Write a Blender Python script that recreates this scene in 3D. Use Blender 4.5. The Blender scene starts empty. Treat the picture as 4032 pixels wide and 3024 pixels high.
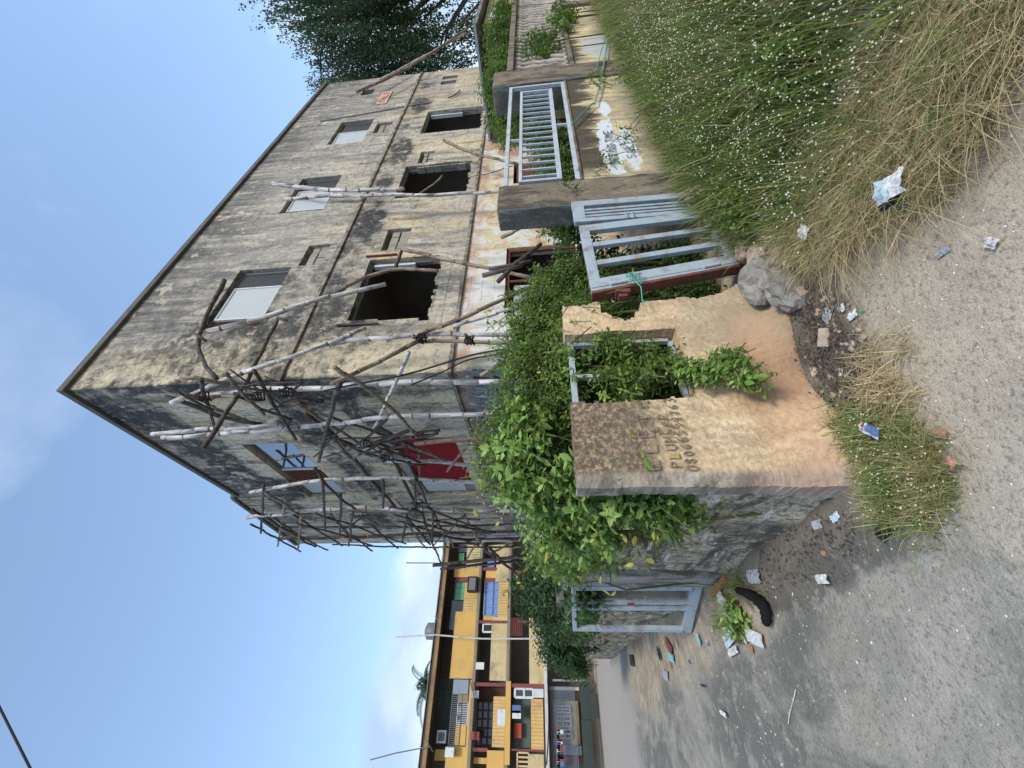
import bpy, bmesh, math, random
import numpy as np
from mathutils import Vector, Matrix, noise as mn
random.seed(7); rng = np.random.default_rng(11)
S = bpy.context.scene; COL = S.collection
rad = math.radians

# ------------------------------------------------------------------ camera
# building-aligned world: X runs along the right facade, Y along the left facade, Z up; the phone was held upright,
# so its landscape frame is rolled by 90 degrees
F_PX, PITCH, ROLL, YAW, CAMH = 1589.02, rad(5.1252), rad(-2.5341), rad(52.6543), 1.6
_F0 = Vector((math.cos(YAW), math.sin(YAW), 0)); _R0 = Vector((math.sin(YAW), -math.cos(YAW), 0)); _U0 = Vector((0, 0, 1))
CF = _F0*math.cos(PITCH)+_U0*math.sin(PITCH); _U1 = -_F0*math.sin(PITCH)+_U0*math.cos(PITCH)
CR = _R0*math.cos(ROLL)+_U1*math.sin(ROLL); CU = -_R0*math.sin(ROLL)+_U1*math.cos(ROLL)
cd = bpy.data.cameras.new('camera'); co = bpy.data.objects.new('camera', cd); COL.objects.link(co)
m = Matrix((-CU, CR, -CF)).transposed().to_4x4(); m.translation = Vector((0, 0, CAMH)); co.matrix_world = m
cd.sensor_width = 36; cd.lens = 36*F_PX/4032; cd.clip_start = 0.05; cd.clip_end = 1500
S.camera = co
def at(x, y, ax, val):
    """point where the sight line through photo pixel (x, y) meets the plane ax = val"""
    d = CF+CR*((1512-y)/F_PX)-CU*((x-2016)/F_PX); o = Vector((0, 0, CAMH)); i = 'xyz'.index(ax)
    return o+d*((val-o[i])/d[i])

# ------------------------------------------------------------------ world, sun, exposure
SUN_EL, SUN_DIR = 44, Vector((0.02, -1.0, 0))
w = bpy.data.worlds.new('World'); S.world = w; w.use_nodes = True
nt = w.node_tree; nt.nodes.clear()
def NN(t, **k):
    n = nt.nodes.new(t)
    for a, b in k.items(): setattr(n, a, b)
    return n
wo = NN('ShaderNodeOutputWorld'); bg = NN('ShaderNodeBackground'); nt.links.new(bg.outputs[0], wo.inputs[0])
sky = NN('ShaderNodeTexSky', sky_type='NISHITA', sun_disc=False, sun_elevation=rad(SUN_EL), sun_rotation=math.atan2(SUN_DIR.x, SUN_DIR.y),
         air_density=1.0, dust_density=.6, ozone_density=3.0)
tc = NN('ShaderNodeTexCoord'); sep = NN('ShaderNodeSeparateXYZ'); nt.links.new(tc.outputs['Generated'], sep.inputs[0])
mp = NN('ShaderNodeMapping'); nt.links.new(tc.outputs['Generated'], mp.inputs[0]); mp.inputs['Scale'].default_value = (1, 1, 1.9); mp.inputs['Location'].default_value = (3.1, 1.2, 0.35)
nz = NN('ShaderNodeTexNoise'); nz.inputs['Scale'].default_value = 1.7; nz.inputs['Detail'].default_value = 7; nz.inputs['Roughness'].default_value = .5; nz.inputs['Distortion'].default_value = .3
nt.links.new(mp.outputs[0], nz.inputs['Vector'])
cr = NN('ShaderNodeValToRGB'); cr.color_ramp.elements[0].position = .52; cr.color_ramp.elements[1].position = .60; nt.links.new(nz.outputs['Fac'], cr.inputs[0])
el = NN('ShaderNodeMapRange'); el.inputs['From Min'].default_value = .55; el.inputs['From Max'].default_value = .36; el.inputs['To Min'].default_value = .22; el.inputs['To Max'].default_value = .9
nt.links.new(sep.outputs['Z'], el.inputs['Value'])
mu = NN('ShaderNodeMath', operation='MULTIPLY'); nt.links.new(cr.outputs[0], mu.inputs[0]); nt.links.new(el.outputs[0], mu.inputs[1])
cshade = NN('ShaderNodeTexNoise'); cshade.inputs['Scale'].default_value = 3.2; cshade.inputs['Detail'].default_value = 5; nt.links.new(mp.outputs[0], cshade.inputs['Vector'])
cc = NN('ShaderNodeValToRGB'); cc.color_ramp.elements[0].position = .38; cc.color_ramp.elements[0].color = (2.1, 2.75, 3.7, 1); cc.color_ramp.elements[1].position = .62; cc.color_ramp.elements[1].color = (3.7, 4.3, 5.2, 1)
ci = NN('ShaderNodeMapRange'); nt.links.new(ca2.outputs[0], ci.inputs['Value']) if False else None; csub = NN('ShaderNodeMath', operation='SUBTRACT'); csub.inputs[0].default_value = 1.17; nt.links.new(cshade.outputs['Fac'], csub.inputs[1]); nt.links.new(cshade.outputs['Fac'], cc.inputs[0])
# thin milky veil over the whole sky, thicker towards the horizon
cadd = NN('ShaderNodeMapRange'); nt.links.new(sep.outputs['Z'], cadd.inputs['Value']); cadd.inputs['From Min'].default_value = .30; cadd.inputs['From Max'].default_value = .50; cadd.inputs['To Min'].default_value = .17; cadd.inputs['To Max'].default_value = -.02
ca2 = NN('ShaderNodeMath', operation='ADD'); nt.links.new(nz.outputs['Fac'], ca2.inputs[0]); nt.links.new(cadd.outputs[0], ca2.inputs[1]); nt.links.new(ca2.outputs[0], cr.inputs[0])
veil = NN('ShaderNodeMix', data_type='RGBA'); vf = NN('ShaderNodeMapRange'); nt.links.new(sep.outputs['Z'], vf.inputs['Value'])
vf.inputs['From Min'].default_value = 0; vf.inputs['From Max'].default_value = .9; vf.inputs['To Min'].default_value = .34; vf.inputs['To Max'].default_value = .12
nt.links.new(vf.outputs[0], veil.inputs[0]); nt.links.new(sky.outputs[0], veil.inputs[6]); veil.inputs[7].default_value = (3.8, 5.5, 7.4, 1)
mx = NN('ShaderNodeMix', data_type='RGBA'); nt.links.new(mu.outputs[0], mx.inputs[0]); nt.links.new(veil.outputs[2], mx.inputs[6]); nt.links.new(cc.outputs[0], mx.inputs[7])
nt.links.new(mx.outputs[2], bg.inputs[0]); bg.inputs[1].default_value = 0.12
sd = bpy.data.lights.new('sun', 'SUN'); so = bpy.data.objects.new('sun', sd); COL.objects.link(so)
sd.energy = 1.5; sd.angle = rad(14); sd.color = (1, .93, .82)
sv = SUN_DIR.normalized()*math.cos(rad(SUN_EL))+Vector((0, 0, math.sin(rad(SUN_EL))))
so.rotation_euler = sv.to_track_quat('Z', 'Y').to_euler()
vs = S.view_settings; vs.view_transform = 'Standard'; vs.look = 'None'; vs.gamma = 1; vs.use_curve_mapping = False; vs.exposure = 1.1
S.render.engine = 'CYCLES'

# ------------------------------------------------------------------ material helpers
class Mt:
    def __init__(s, name, rough=.9, spec=.2, metal=0):
        s.m = bpy.data.materials.new(name); s.m.use_nodes = True; s.t = s.m.node_tree; s.b = s.t.nodes['Principled BSDF']
        s.b.inputs['Roughness'].default_value = rough; s.b.inputs['Specular IOR Level'].default_value = spec; s.b.inputs['Metallic'].default_value = metal
        s._p = None
    def n(s, t, **k):
        n = s.t.nodes.new(t)
        for a, b in k.items(): setattr(n, a, b)
        return n
    def put(s, sock, v):
        if isinstance(v, (int, float)): sock.default_value = v
        elif isinstance(v, tuple): sock.default_value = v+(1,) if len(v) == 3 and sock.type == 'RGBA' else v
        else: s.t.links.new(v, sock)
    def pos(s):
        if s._p is None: s._p = s.n('ShaderNodeNewGeometry').outputs['Position']
        return s._p
    def obj(s): return s.n('ShaderNodeTexCoord').outputs['Object']
    def sc(s, v, k, loc=(0, 0, 0)):
        q = s.n('ShaderNodeMapping'); s.put(q.inputs[0], v); q.inputs['Scale'].default_value = k; q.inputs['Location'].default_value = loc; return q.outputs[0]
    def noise(s, scale, detail=4, rough=.55, vec=None, dist=0):
        q = s.n('ShaderNodeTexNoise'); s.put(q.inputs['Vector'], vec if vec is not None else s.pos())
        q.inputs['Scale'].default_value = scale; q.inputs['Detail'].default_value = detail; q.inputs['Roughness'].default_value = rough; q.inputs['Distortion'].default_value = dist
        return q.outputs['Fac']
    def ramp(s, f, *st):
        q = s.n('ShaderNodeValToRGB'); s.put(q.inputs[0], f); e = q.color_ramp.elements
        while len(e) < len(st): e.new(.5)
        for i, (p, c) in enumerate(st):
            e[i].position = p; e[i].color = (c, c, c, 1) if isinstance(c, (int, float)) else tuple(c)+(1,)
        return q.outputs[0]
    def mix(s, f, a, b, mode='MIX'):
        q = s.n('ShaderNodeMix', data_type='RGBA', blend_type=mode); s.put(q.inputs[0], f); s.put(q.inputs[6], a); s.put(q.inputs[7], b); return q.outputs[2]
    def ma(s, op, a, b=0, clamp=False):
        q = s.n('ShaderNodeMath', operation=op, use_clamp=clamp); s.put(q.inputs[0], a); s.put(q.inputs[1], b); return q.outputs[0]
    def mr(s, v, a, b, c=0., d=1.):
        q = s.n('ShaderNodeMapRange', interpolation_type='SMOOTHSTEP'); s.put(q.inputs[0], v)
        for i, x in enumerate((a, b, c, d)): q.inputs[i+1].default_value = x
        return q.outputs[0]
    def xyz(s, v=None):
        q = s.n('ShaderNodeSeparateXYZ'); s.put(q.inputs[0], v if v is not None else s.pos()); return q.outputs
    def blob(s, c, r, nz=.35, scale=3., soft=.1):
        q = s.n('ShaderNodeVectorMath', operation='SUBTRACT'); s.put(q.inputs[0], s.pos()); q.inputs[1].default_value = c
        d = s.n('ShaderNodeVectorMath', operation='DIVIDE'); s.put(d.inputs[0], q.outputs[0]); d.inputs[1].default_value = r
        l = s.n('ShaderNodeVectorMath', operation='LENGTH'); s.put(l.inputs[0], d.outputs[0])
        a = s.ma('ADD', l.outputs['Value'], s.ma('MULTIPLY', s.ma('SUBTRACT', s.noise(scale, 5, .65), .5), nz*4))
        return s.mr(a, 1+soft, 1-soft)
    def attr(s, name='var'):
        q = s.n('ShaderNodeAttribute', attribute_name=name); return q.outputs['Color']
    def col(s, c): s.put(s.b.inputs['Base Color'], c); return s
    def bump(s, h, d=.02, st=.6):
        q = s.n('ShaderNodeBump'); s.put(q.inputs['Height'], h); q.inputs['Distance'].default_value = d; q.inputs['Strength'].default_value = st
        s.t.links.new(q.outputs[0], s.b.inputs['Normal']); return s
def plain(name, c, var=.25, scale=6, rough=.85, spec=.2, metal=0, dirt=None, bump=.004):
    """paint or similar: base colour with cloudy wear, optional dirt colour in blotches"""
    M = Mt(name, rough, spec, metal)
    k = M.mix(M.noise(scale, 5), tuple(x*(1-var) for x in c), tuple(min(1, x*(1+var)) for x in c))
    if dirt: k = M.mix(M.ma('MULTIPLY', M.ramp(M.noise(scale*.6, 6, .7, dist=.4), (.5, 0), (.68, 1)), dirt[1]), k, dirt[0])
    M.col(k)
    if bump: M.bump(M.noise(scale*8, 3), bump)
    return M.m

# weathered facade
def facade():
    M = Mt('weathered_facade'); x, y, z = M.xyz()
    big = M.noise(.75, 5, .6, dist=.4); base = M.ramp(big, (.32, (.28, .265, .235)), (.46, (.39, .355, .29)), (.58, (.50, .44, .33)), (.72, (.56, .48, .33)))
    top = M.mr(z, 5.8, 8.2, 0, .75); base = M.mix(top, base, M.mix(big, (.22, .215, .205), (.42, .40, .35)))
    left = M.mr(x, 4.3, 4.2)
    base = M.mix(M.ma('MULTIPLY', left, .85), base, M.ramp(M.noise(1.1, 5, .6, dist=.4), (.38, (.56, .52, .39)), (.52, (.70, .62, .45)), (.66, (.76, .62, .36))))
    base = M.mix(M.ma('MULTIPLY', M.ma('MULTIPLY', M.mr(z, 6.2, 5.9), M.mr(x, 4.17, 4.24)), M.ramp(M.noise(1.2, 6, .62, vec=M.sc(M.pos(), (1, 1, .7), (9, 2, 4)), dist=.3), (.46, 0), (.58, .8))), base, (.58, .46, .27))
    # soft vertical run-off, then short ragged streaks, then pale washed streaks
    s1 = M.noise(1., 6, .6, vec=M.sc(M.pos(), (2.6, 2.6, .22)), dist=.1)
    base = M.mix(M.ramp(s1, (.49, 0), (.64, .6)), base, (.145, .138, .13))
    st = M.noise(1., 9, .72, vec=M.sc(M.pos(), (5.2, 5.2, .62)), dist=.12)
    base = M.mix(M.ramp(st, (.515, 0), (.565, .5), (.66, .8)), base, (.115, .11, .105))
    st2 = M.noise(1., 8, .72, vec=M.sc(M.pos(), (5.5, 5.5, 1.1), (4, 1, 2)), dist=.15)
    base = M.mix(M.ramp(st2, (.53, 0), (.60, .6)), base, (.60, .54, .42))
    run = M.noise(1., 7, .62, vec=M.sc(M.pos(), (7, 7, .30), (2, 5, 1)), dist=.1)
    drip = M.ma('MAXIMUM', M.mr(z, 7.9, 10.2, 0, 1), M.ma('MULTIPLY', M.mr(z, 5.0, 6.1, 0, .6), M.mr(z, 6.14, 6.12)))
    base = M.mix(M.ma('MULTIPLY', drip, M.ramp(run, (.40, 0), (.52, .55), (.66, .85))), base, (.085, .082, .085))
    # black mould below the courses, down from the roof, heaviest on the left facade; crumbling away in crisp flakes
    band = M.ma('MAXIMUM', M.ma('MULTIPLY', M.mr(z, 4.9, 5.7), M.mr(z, 6.35, 6.1)), M.ma('MULTIPLY', M.mr(z, 7.6, 10.2), .55))
    band = M.ma('MAXIMUM', band, M.ma('MULTIPLY', left, M.mr(z, 3.0, 9.8, .70, .85)))
    mo = M.noise(.8, 9, .66, vec=M.sc(M.pos(), (1, 1, .8), (2.2, 0, 1.7)), dist=.4)
    edge = M.ma('ADD', mo, M.ma('MULTIPLY', M.mr(z, 8.2, 10.2), .06)); mf = M.ma('MULTIPLY', M.ramp(edge, (.53, 0), (.56, .75), (.63, 1)), band)
    fl = M.noise(5.5, 8, .75, dist=.5); mf = M.ma('MULTIPLY', mf, M.ramp(fl, (.46, 1), (.60, .35)))
    base = M.mix(M.ma('MULTIPLY', mf, .95), base, (.030, .034, .038))
    sp = None
    for c_, r_ in (((9.0, 5, 5.72), (.75, 3, .38)), ((12.9, 5, 5.7), (.9, 3, .36)), ((6.1, 5, 5.85), (1.5, 3, .24)), ((5.0, 5, 5.2), (.30, 3, .6)), ((16.6, 5, 5.7), (.8, 3, .3)), ((7.9, 5, 6.1), (.5, 3, .2)), ((10.9, 5, 5.8), (.6, 3, .25)),
                   ((4.1, 7.4, 9.35), (3, 2.2, .55)), ((4.1, 5.9, 9.9), (3, .7, .5)), ((4.1, 9.6, 9.0), (3, .8, .7)), ((4.1, 5.4, 5.6), (3, .38, 1.0)), ((4.1, 6.2, 5.2), (3, .5, .35)), ((4.1, 10.6, 9.3), (3, 1.4, .35)), ((4.1, 6.7, 6.5), (3, .8, .45)), ((4.1, 9.2, 6.3), (3, 1.4, .4)), ((4.1, 12, 7.2), (3, 1.2, .5)), ((4.1, 5.15, 7.0), (3, .18, 2.6))):
        q_ = M.blob(c_, r_, .62, 1.9, .22); sp = q_ if sp is None else M.ma('MAXIMUM', sp, q_)
    chip = M.noise(3.4, 9, .74, dist=.3); base = M.mix(M.ma('MULTIPLY', sp, M.ramp(chip, (.48, .95), (.54, .75), (.62, .12))), base, (.030, .032, .036))
    ch2 = M.noise(2.1, 10, .76, vec=M.sc(M.pos(), (1, 1, .7), (7, 3, 1))); base = M.mix(M.ramp(ch2, (.575, 0), (.59, .75)), base, (.56, .51, .40))
    base = M.mix(M.ramp(M.noise(.33, 3, .5, vec=M.sc(M.pos(), (1, 1, .8), (3, 3, 9))), (.40, .16), (.5, 0)), base, (.13, .125, .115))
    base = M.mix(M.ma('MULTIPLY', M.mr(x, 5.6, 4.4), M.ma('MULTIPLY', M.mr(x, 4.17, 4.24), M.ramp(chip, (.40, 0), (.55, .7)))), base, (.60, .52, .35))
    fine = M.noise(11, 8, .75); base = M.mix(M.ramp(fine, (.38, .6), (.50, 0)), base, (.11, .105, .095)); base = M.mix(M.ramp(fine, (.56, 0), (.68, .5)), base, (.55, .50, .41))
    v = M.n('ShaderNodeCombineXYZ'); M.put(v.inputs[0], M.ma('ADD', M.ma('ADD', x, y), M.ma('MULTIPLY', fl, .05))); M.put(v.inputs[1], M.ma('ADD', z, M.ma('MULTIPLY', fl, .06)))
    br = M.n('ShaderNodeTexBrick'); M.put(br.inputs['Vector'], v.outputs[0]); br.inputs['Scale'].default_value = 1; br.inputs['Brick Width'].default_value = .46
    br.inputs['Row Height'].default_value = .235; br.inputs['Mortar Size'].default_value = .009; br.inputs['Mortar Smooth'].default_value = .6
    jf = M.ma('MULTIPLY', br.outputs['Fac'], M.ramp(M.noise(1.1, 6, .65), (.54, 0), (.62, .8)))
    base = M.mix(M.ma('MULTIPLY', jf, .7), base, (.08, .075, .065))
    # ground storey: flaking white, yellow and pink paint
    pe = M.noise(1.5, 8, .68, dist=.8)
    low = M.ramp(pe, (.38, (.46, .27, .21)), (.43, (.58, .48, .28)), (.49, (.60, .52, .35)), (.505, (.62, .60, .55)), (.7, (.70, .69, .65)))
    low = M.mix(M.ramp(st, (.50, 0), (.62, .6)), low, (.30, .27, .22))
    lowL = M.ramp(M.noise(2.2, 8, .7, dist=.5), (.42, (.045, .048, .047)), (.50, (.28, .30, .29)), (.55, (.10, .105, .10)), (.62, (.5, .56, .58)))
    low = M.mix(left, low, lowL)
    base = M.mix(M.mr(z, 3.22, 3.14), base, low)
    pk = M.ma('MULTIPLY', M.mr(z, 2.85, 3.0), M.mr(z, 3.22, 3.18)); base = M.mix(M.ma('MULTIPLY', pk, M.ramp(pe, (.4, .8), (.6, .1))), base, (.44, .27, .20))
    M.col(base).bump(M.ma('ADD', M.ma('MULTIPLY', fine, .6), M.ma('ADD', M.ma('ADD', st, M.ma('MULTIPLY', fl, .6)), M.ma('MULTIPLY', jf, -1.2))), .035, .75)
    return M.m
def render_wall(name, lo, hi, stain, k=.6, sc=2.2, extra=None):
    M = Mt(name); z = M.xyz()[2]
    c = M.mix(M.noise(sc, 6, .6, dist=.3), lo, hi)
    v = M.noise(1., 7, .7, vec=M.sc(M.pos(), (5, 5, 1.2)), dist=.6)
    c = M.mix(M.ramp(v, (.49, 0), (.55, k*.8), (.64, k)), c, stain)
    v2 = M.noise(1., 8, .72, vec=M.sc(M.pos(), (6, 6, 2.6), (3, 1, 7)), dist=.2); c = M.mix(M.ramp(v2, (.54, 0), (.60, .45)), c, tuple(min(.8, q*1.25) for q in hi))
    f = M.noise(38, 4, .7); c = M.mix(M.ramp(f, (.38, .35), (.5, 0)), c, tuple(q*.4 for q in lo))
    if extra: c = extra(M, c, z)
    M.col(c).bump(M.ma('ADD', M.ma('MULTIPLY', f, .35), M.noise(7, 6, .65)), .02, .7)
    return M.m
def ex_orange(M, c, z):
    x, y, _ = M.xyz()
    b = M.blob((1.15, 2.2, 1.34), (.48, .5, .38), .35, 4, .25)
    sp = M.ramp(M.noise(30, 6, .75), (.46, 1), (.60, .45))
    c = M.mix(M.ma('MULTIPLY', M.ma('MULTIPLY', b, sp), .9), c, (.07, .055, .045))
    b2 = M.blob((1.2, 2.2, 1.0), (.5, .5, .3), .5, 5, .4); c = M.mix(M.ma('MULTIPLY', M.ma('MULTIPLY', b2, M.ramp(M.noise(14, 5, .7), (.45, 0), (.6, 1))), .5), c, (.16, .14, .08))
    # end of the panel and the return wall: grey and black with chalky flakes
    side = M.mr(x, 1.03, .97); fl = M.noise(1., 7, .7, vec=M.sc(M.pos(), (5, 3.5, 7)), dist=.5)
    sidec = M.ramp(fl, (.36, (.09, .085, .07)), (.48, (.22, .195, .155)), (.58, (.36, .31, .24)), (.72, (.52, .47, .40)))
    low = M.ma('MULTIPLY', M.mr(z, .12, .45), M.mr(y, 2.6, 2.25))
    sidec = M.mix(M.ma('MULTIPLY', M.mr(y, 2.9, 2.4), M.mr(z, .7, .35, 0, .6)), sidec, (.42, .33, .26))
    c = M.mix(side, c, sidec)
    g = M.blob((1.9, 2.1, .1), (.5, .5, .32), .5, 4, .35); c = M.mix(M.ma('MULTIPLY', g, .8), c, M.mix(M.noise(12, 6, .7), (.13, .10, .075), (.33, .22, .13)))
    tl = M.blob((2.25, 2.1, .15), (.35, .5, .45), .5, 5, .3); c = M.mix(M.ma('MULTIPLY', tl, .55), c, (.36, .30, .20)); cr_ = M.noise(2.3, 9, .8, dist=.3); c = M.mix(M.ramp(cr_, (.490, 0), (.4985, .55), (.507, 0)), c, (.12, .09, .065))
    o = M.blob((1.5, 2.1, .22), (.6, .5, .24), .55, 4, .5); c = M.mix(M.ma('MULTIPLY', o, .35), c, (.46, .24, .13))
    return c
def ex_yellow(M, c, z):
    x, y, _ = M.xyz()
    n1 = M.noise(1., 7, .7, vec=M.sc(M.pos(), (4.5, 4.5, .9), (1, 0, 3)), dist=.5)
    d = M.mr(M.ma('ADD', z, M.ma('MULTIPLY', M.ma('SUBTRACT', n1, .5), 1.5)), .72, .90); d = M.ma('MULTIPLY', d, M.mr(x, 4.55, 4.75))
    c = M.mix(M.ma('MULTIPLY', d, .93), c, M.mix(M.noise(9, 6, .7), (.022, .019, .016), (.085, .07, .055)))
    c = M.mix(M.mr(M.ma('ADD', z, M.ma('MULTIPLY', n1, .5)), .85, .5, 0, .65), c, (.17, .16, .13))
    p = M.ma('MAXIMUM', M.blob((5.2, 2.2, .74), (.75, .5, .12), .45, 4), M.blob((5.1, 2.2, .54), (.50, .5, .10), .5, 5))
    p = M.ma('MAXIMUM', p, M.blob((6.3, 2.2, .68), (.28, .5, .07), .5, 6))
    c = M.mix(M.ma('MULTIPLY', p, .93), c, (.62, .65, .68))
    q = M.blob((9.2, 2.2, .45), (.6, .5, .3), .25, 3); c = M.mix(M.ma('MULTIPLY', q, .8), c, (.42, .43, .42))
    return c
FAC = facade()
ORANGE = render_wall('orange_render', (.50, .35, .205), (.68, .53, .345), (.22, .17, .12), .4, 2.6, ex_orange)
YELLOWW = render_wall('yellow_flaking_render', (.52, .41, .22), (.66, .55, .34), (.20, .18, .14), .7, 2, ex_yellow)
PILLAR = render_wall('brown_grey_render', (.13, .11, .085), (.26, .215, .15), (.05, .048, .042), .85, 3)
DARKR = render_wall('dark_flecked_render', (.07, .068, .058), (.20, .185, .15), (.38, .40, .38), .4, 5)
def ex_left(M, c, z):
    n = M.noise(1., 9, .7, vec=M.sc(M.pos(), (2.2, 1.6, 6)), dist=.2); c = M.mix(M.ramp(n, (.50, 0), (.58, .85)), c, (.075, .068, .055)); c = M.mix(M.ramp(M.noise(30, 5, .75), (.42, .7), (.52, 0)), c, (.06, .06, .055))
    n2 = M.noise(1., 8, .7, vec=M.sc(M.pos(), (2, 2, 9), (5, 2, 1)), dist=.2); c = M.mix(M.ramp(n2, (.60, 0), (.615, .9)), c, (.60, .60, .57))
    return c
LWALL = render_wall('sooty_boundary_render', (.38, .31, .21), (.64, .53, .37), (.11, .095, .07), .7, 3.0, ex_left)
BLOCK = render_wall('grey_block', (.24, .225, .19), (.36, .335, .28), (.14, .13, .11), .4, 6)
DARKIN = plain('dark_interior_plaster', (.24, .225, .215), .3, 1.5)
COPE = plain('roof_edge_concrete', (.11, .11, .10), .35, 3, dirt=((.04, .045, .04), .8))
BLUEP = plain('pale_blue_paint', (.33, .39, .43), .14, 11, .6, .3, dirt=((.22, .13, .09), .75))
RAILP = plain('chalky_grey_paint', (.42, .46, .50), .14, 14, .6, .4, dirt=((.20, .19, .17), .6))
RUST = plain('red_oxide_rust', (.17, .06, .042), .5, 14, .8, dirt=((.07, .055, .05), .8))
WFRAME = plain('window_frame_paint', (.55, .58, .60), .12, 8, .5, dirt=((.25, .24, .22), .5))
GFRAME = plain('grey_louvre_metal', (.13, .135, .14), .2, 8, .5, .4)
WOODR = plain('red_brown_wood', (.16, .055, .035), .35, 12, dirt=((.06, .04, .03), .6))
REDC = plain('red_cloth', (.24, .008, .014), .12, 1.2, .8)
def bamboo(name, a, b, d):
    M = Mt(name, .75, .25); v = M.noise(1., 5, .7, vec=M.sc(M.pos(), (14, 14, 2.2)), dist=.4)
    c = M.mix(M.ramp(v, (.4, 0), (.6, 1)), a, b); c = M.mix(M.ramp(M.noise(3.2, 6, .7), (.55, 0), (.66, .8)), c, d); M.col(c).bump(v, .004, .4); return M.m
BAMP = bamboo('bleached_bamboo', (.27, .25, .24), (.56, .55, .54), (.13, .10, .085))
BAMB = bamboo('brown_bamboo', (.15, .11, .08), (.30, .24, .18), (.05, .04, .035))
BAMD = bamboo('black_weathered_wood', (.045, .038, .034), (.11, .09, .075), (.02, .018, .017))
NODE = plain('bamboo_node', (.17, .13, .115), .4, 30)
ROPE_SHADE = plain('dark_rope_and_gap_shade', (.03, .028, .028), .3, 30)
GROPE = plain('green_nylon_rope', (.10, .33, .24), .2, 40, .6)
def glassy(name, c, rough=.12):
    M = Mt(name, rough, .9); M.col(M.mix(M.noise(1.2, 4), tuple(q*.85 for q in c), c)); return M.m
PANE = glassy('sky_sheen_pane', (.45, .48, .49), .6); PANE.node_tree.nodes['Principled BSDF'].inputs['Specular IOR Level'].default_value = .3  # pale base colour stands in for the sky mirrored in the glass
PANE2 = glassy('clear_window_pane', (.05, .06, .07), .03); PANE2.node_tree.nodes['Principled BSDF'].inputs['Specular IOR Level'].default_value = 1.0
PANE2.node_tree.nodes['Principled BSDF'].inputs['Coat Weight'].default_value = 1.0; PANE2.node_tree.nodes['Principled BSDF'].inputs['Coat IOR'].default_value = 2.6
PANE2.node_tree.nodes['Principled BSDF'].inputs['Coat Roughness'].default_value = .03
DGLASS = glassy('dark_glass', (.03, .034, .036), .15)
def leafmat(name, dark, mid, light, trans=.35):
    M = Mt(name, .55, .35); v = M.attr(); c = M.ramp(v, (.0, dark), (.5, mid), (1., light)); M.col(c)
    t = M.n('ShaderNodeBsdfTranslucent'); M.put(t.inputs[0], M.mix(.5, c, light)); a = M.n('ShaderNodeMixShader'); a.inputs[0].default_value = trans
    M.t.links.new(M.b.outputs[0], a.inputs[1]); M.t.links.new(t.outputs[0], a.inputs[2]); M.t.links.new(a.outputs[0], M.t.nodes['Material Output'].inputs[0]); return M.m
LEAFA = leafmat('bright_broad_leaf', (.04, .085, .02), (.12, .22, .045), (.33, .47, .13))
LEAFB = leafmat('fine_green_leaf', (.025, .06, .015), (.085, .165, .035), (.28, .40, .07))
LEAFC = leafmat('dark_hedge_leaf', (.014, .032, .014), (.035, .075, .028), (.08, .15, .045))
LEAFT = leafmat('tree_leaf', (.014, .035, .018), (.04, .085, .035), (.10, .17, .06), .35)
GRASSG = leafmat('green_grass_blade', (.06, .10, .018), (.15, .22, .045), (.34, .38, .12), .3)
GRASSD = leafmat('straw_blade', (.17, .12, .055), (.42, .32, .165), (.76, .65, .40), .25)
PALML = leafmat('palm_leaf', (.03, .07, .04), (.07, .13, .08), (.15, .22, .14), .3)
FLOW = plain('white_flower_head', (.66, .66, .48), .1, 30)
CREAMF = plain('cream_flower_cluster', (.55, .55, .38), .2, 30)
STEM = plain('green_brown_stem', (.09, .10, .04), .3, 12)
TRUNK = plain('tree_bark', (.07, .06, .05), .4, 3)

# ------------------------------------------------------------------ object helpers
def tag(o, label=None, cat=None, group=None, kind=None):
    for k, v in (('label', label), ('category', cat), ('group', group), ('kind', kind)):
        if v: o[k] = v
    return o
def thing(name, loc, label, cat, group=None):
    o = bpy.data.objects.new(name, None); COL.objects.link(o); o.location = loc; o.empty_display_size = .1
    tag(o, label, cat, group); bpy.context.view_layer.update(); return o
WM = {}
def wloc(o):
    v = Vector((0, 0, 0))
    while o is not None: v = v+o.location; o = o.parent
    return v
def link(name, me, mat, parent=None, smooth=False):
    """mesh given in world coordinates; stored relative to the parent's place"""
    o = bpy.data.objects.new(name, me); COL.objects.link(o)
    for q in (mat if isinstance(mat, (list, tuple)) else [mat]): me.materials.append(q)
    if parent is not None:
        d = wloc(parent); me.transform(Matrix.Translation(-d)); o.parent = parent
    else:
        n = len(me.vertices); a = np.empty(n*3, 'f'); me.vertices.foreach_get('co', a); a = a.reshape(-1, 3)
        c = Vector(((a[:, 0].min()+a[:, 0].max())/2, (a[:, 1].min()+a[:, 1].max())/2, a[:, 2].min())).copy()
        me.transform(Matrix.Translation(-c)); o.location = c
    if smooth: me.polygons.foreach_set('use_smooth', [True]*len(me.polygons))
    return o
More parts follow.
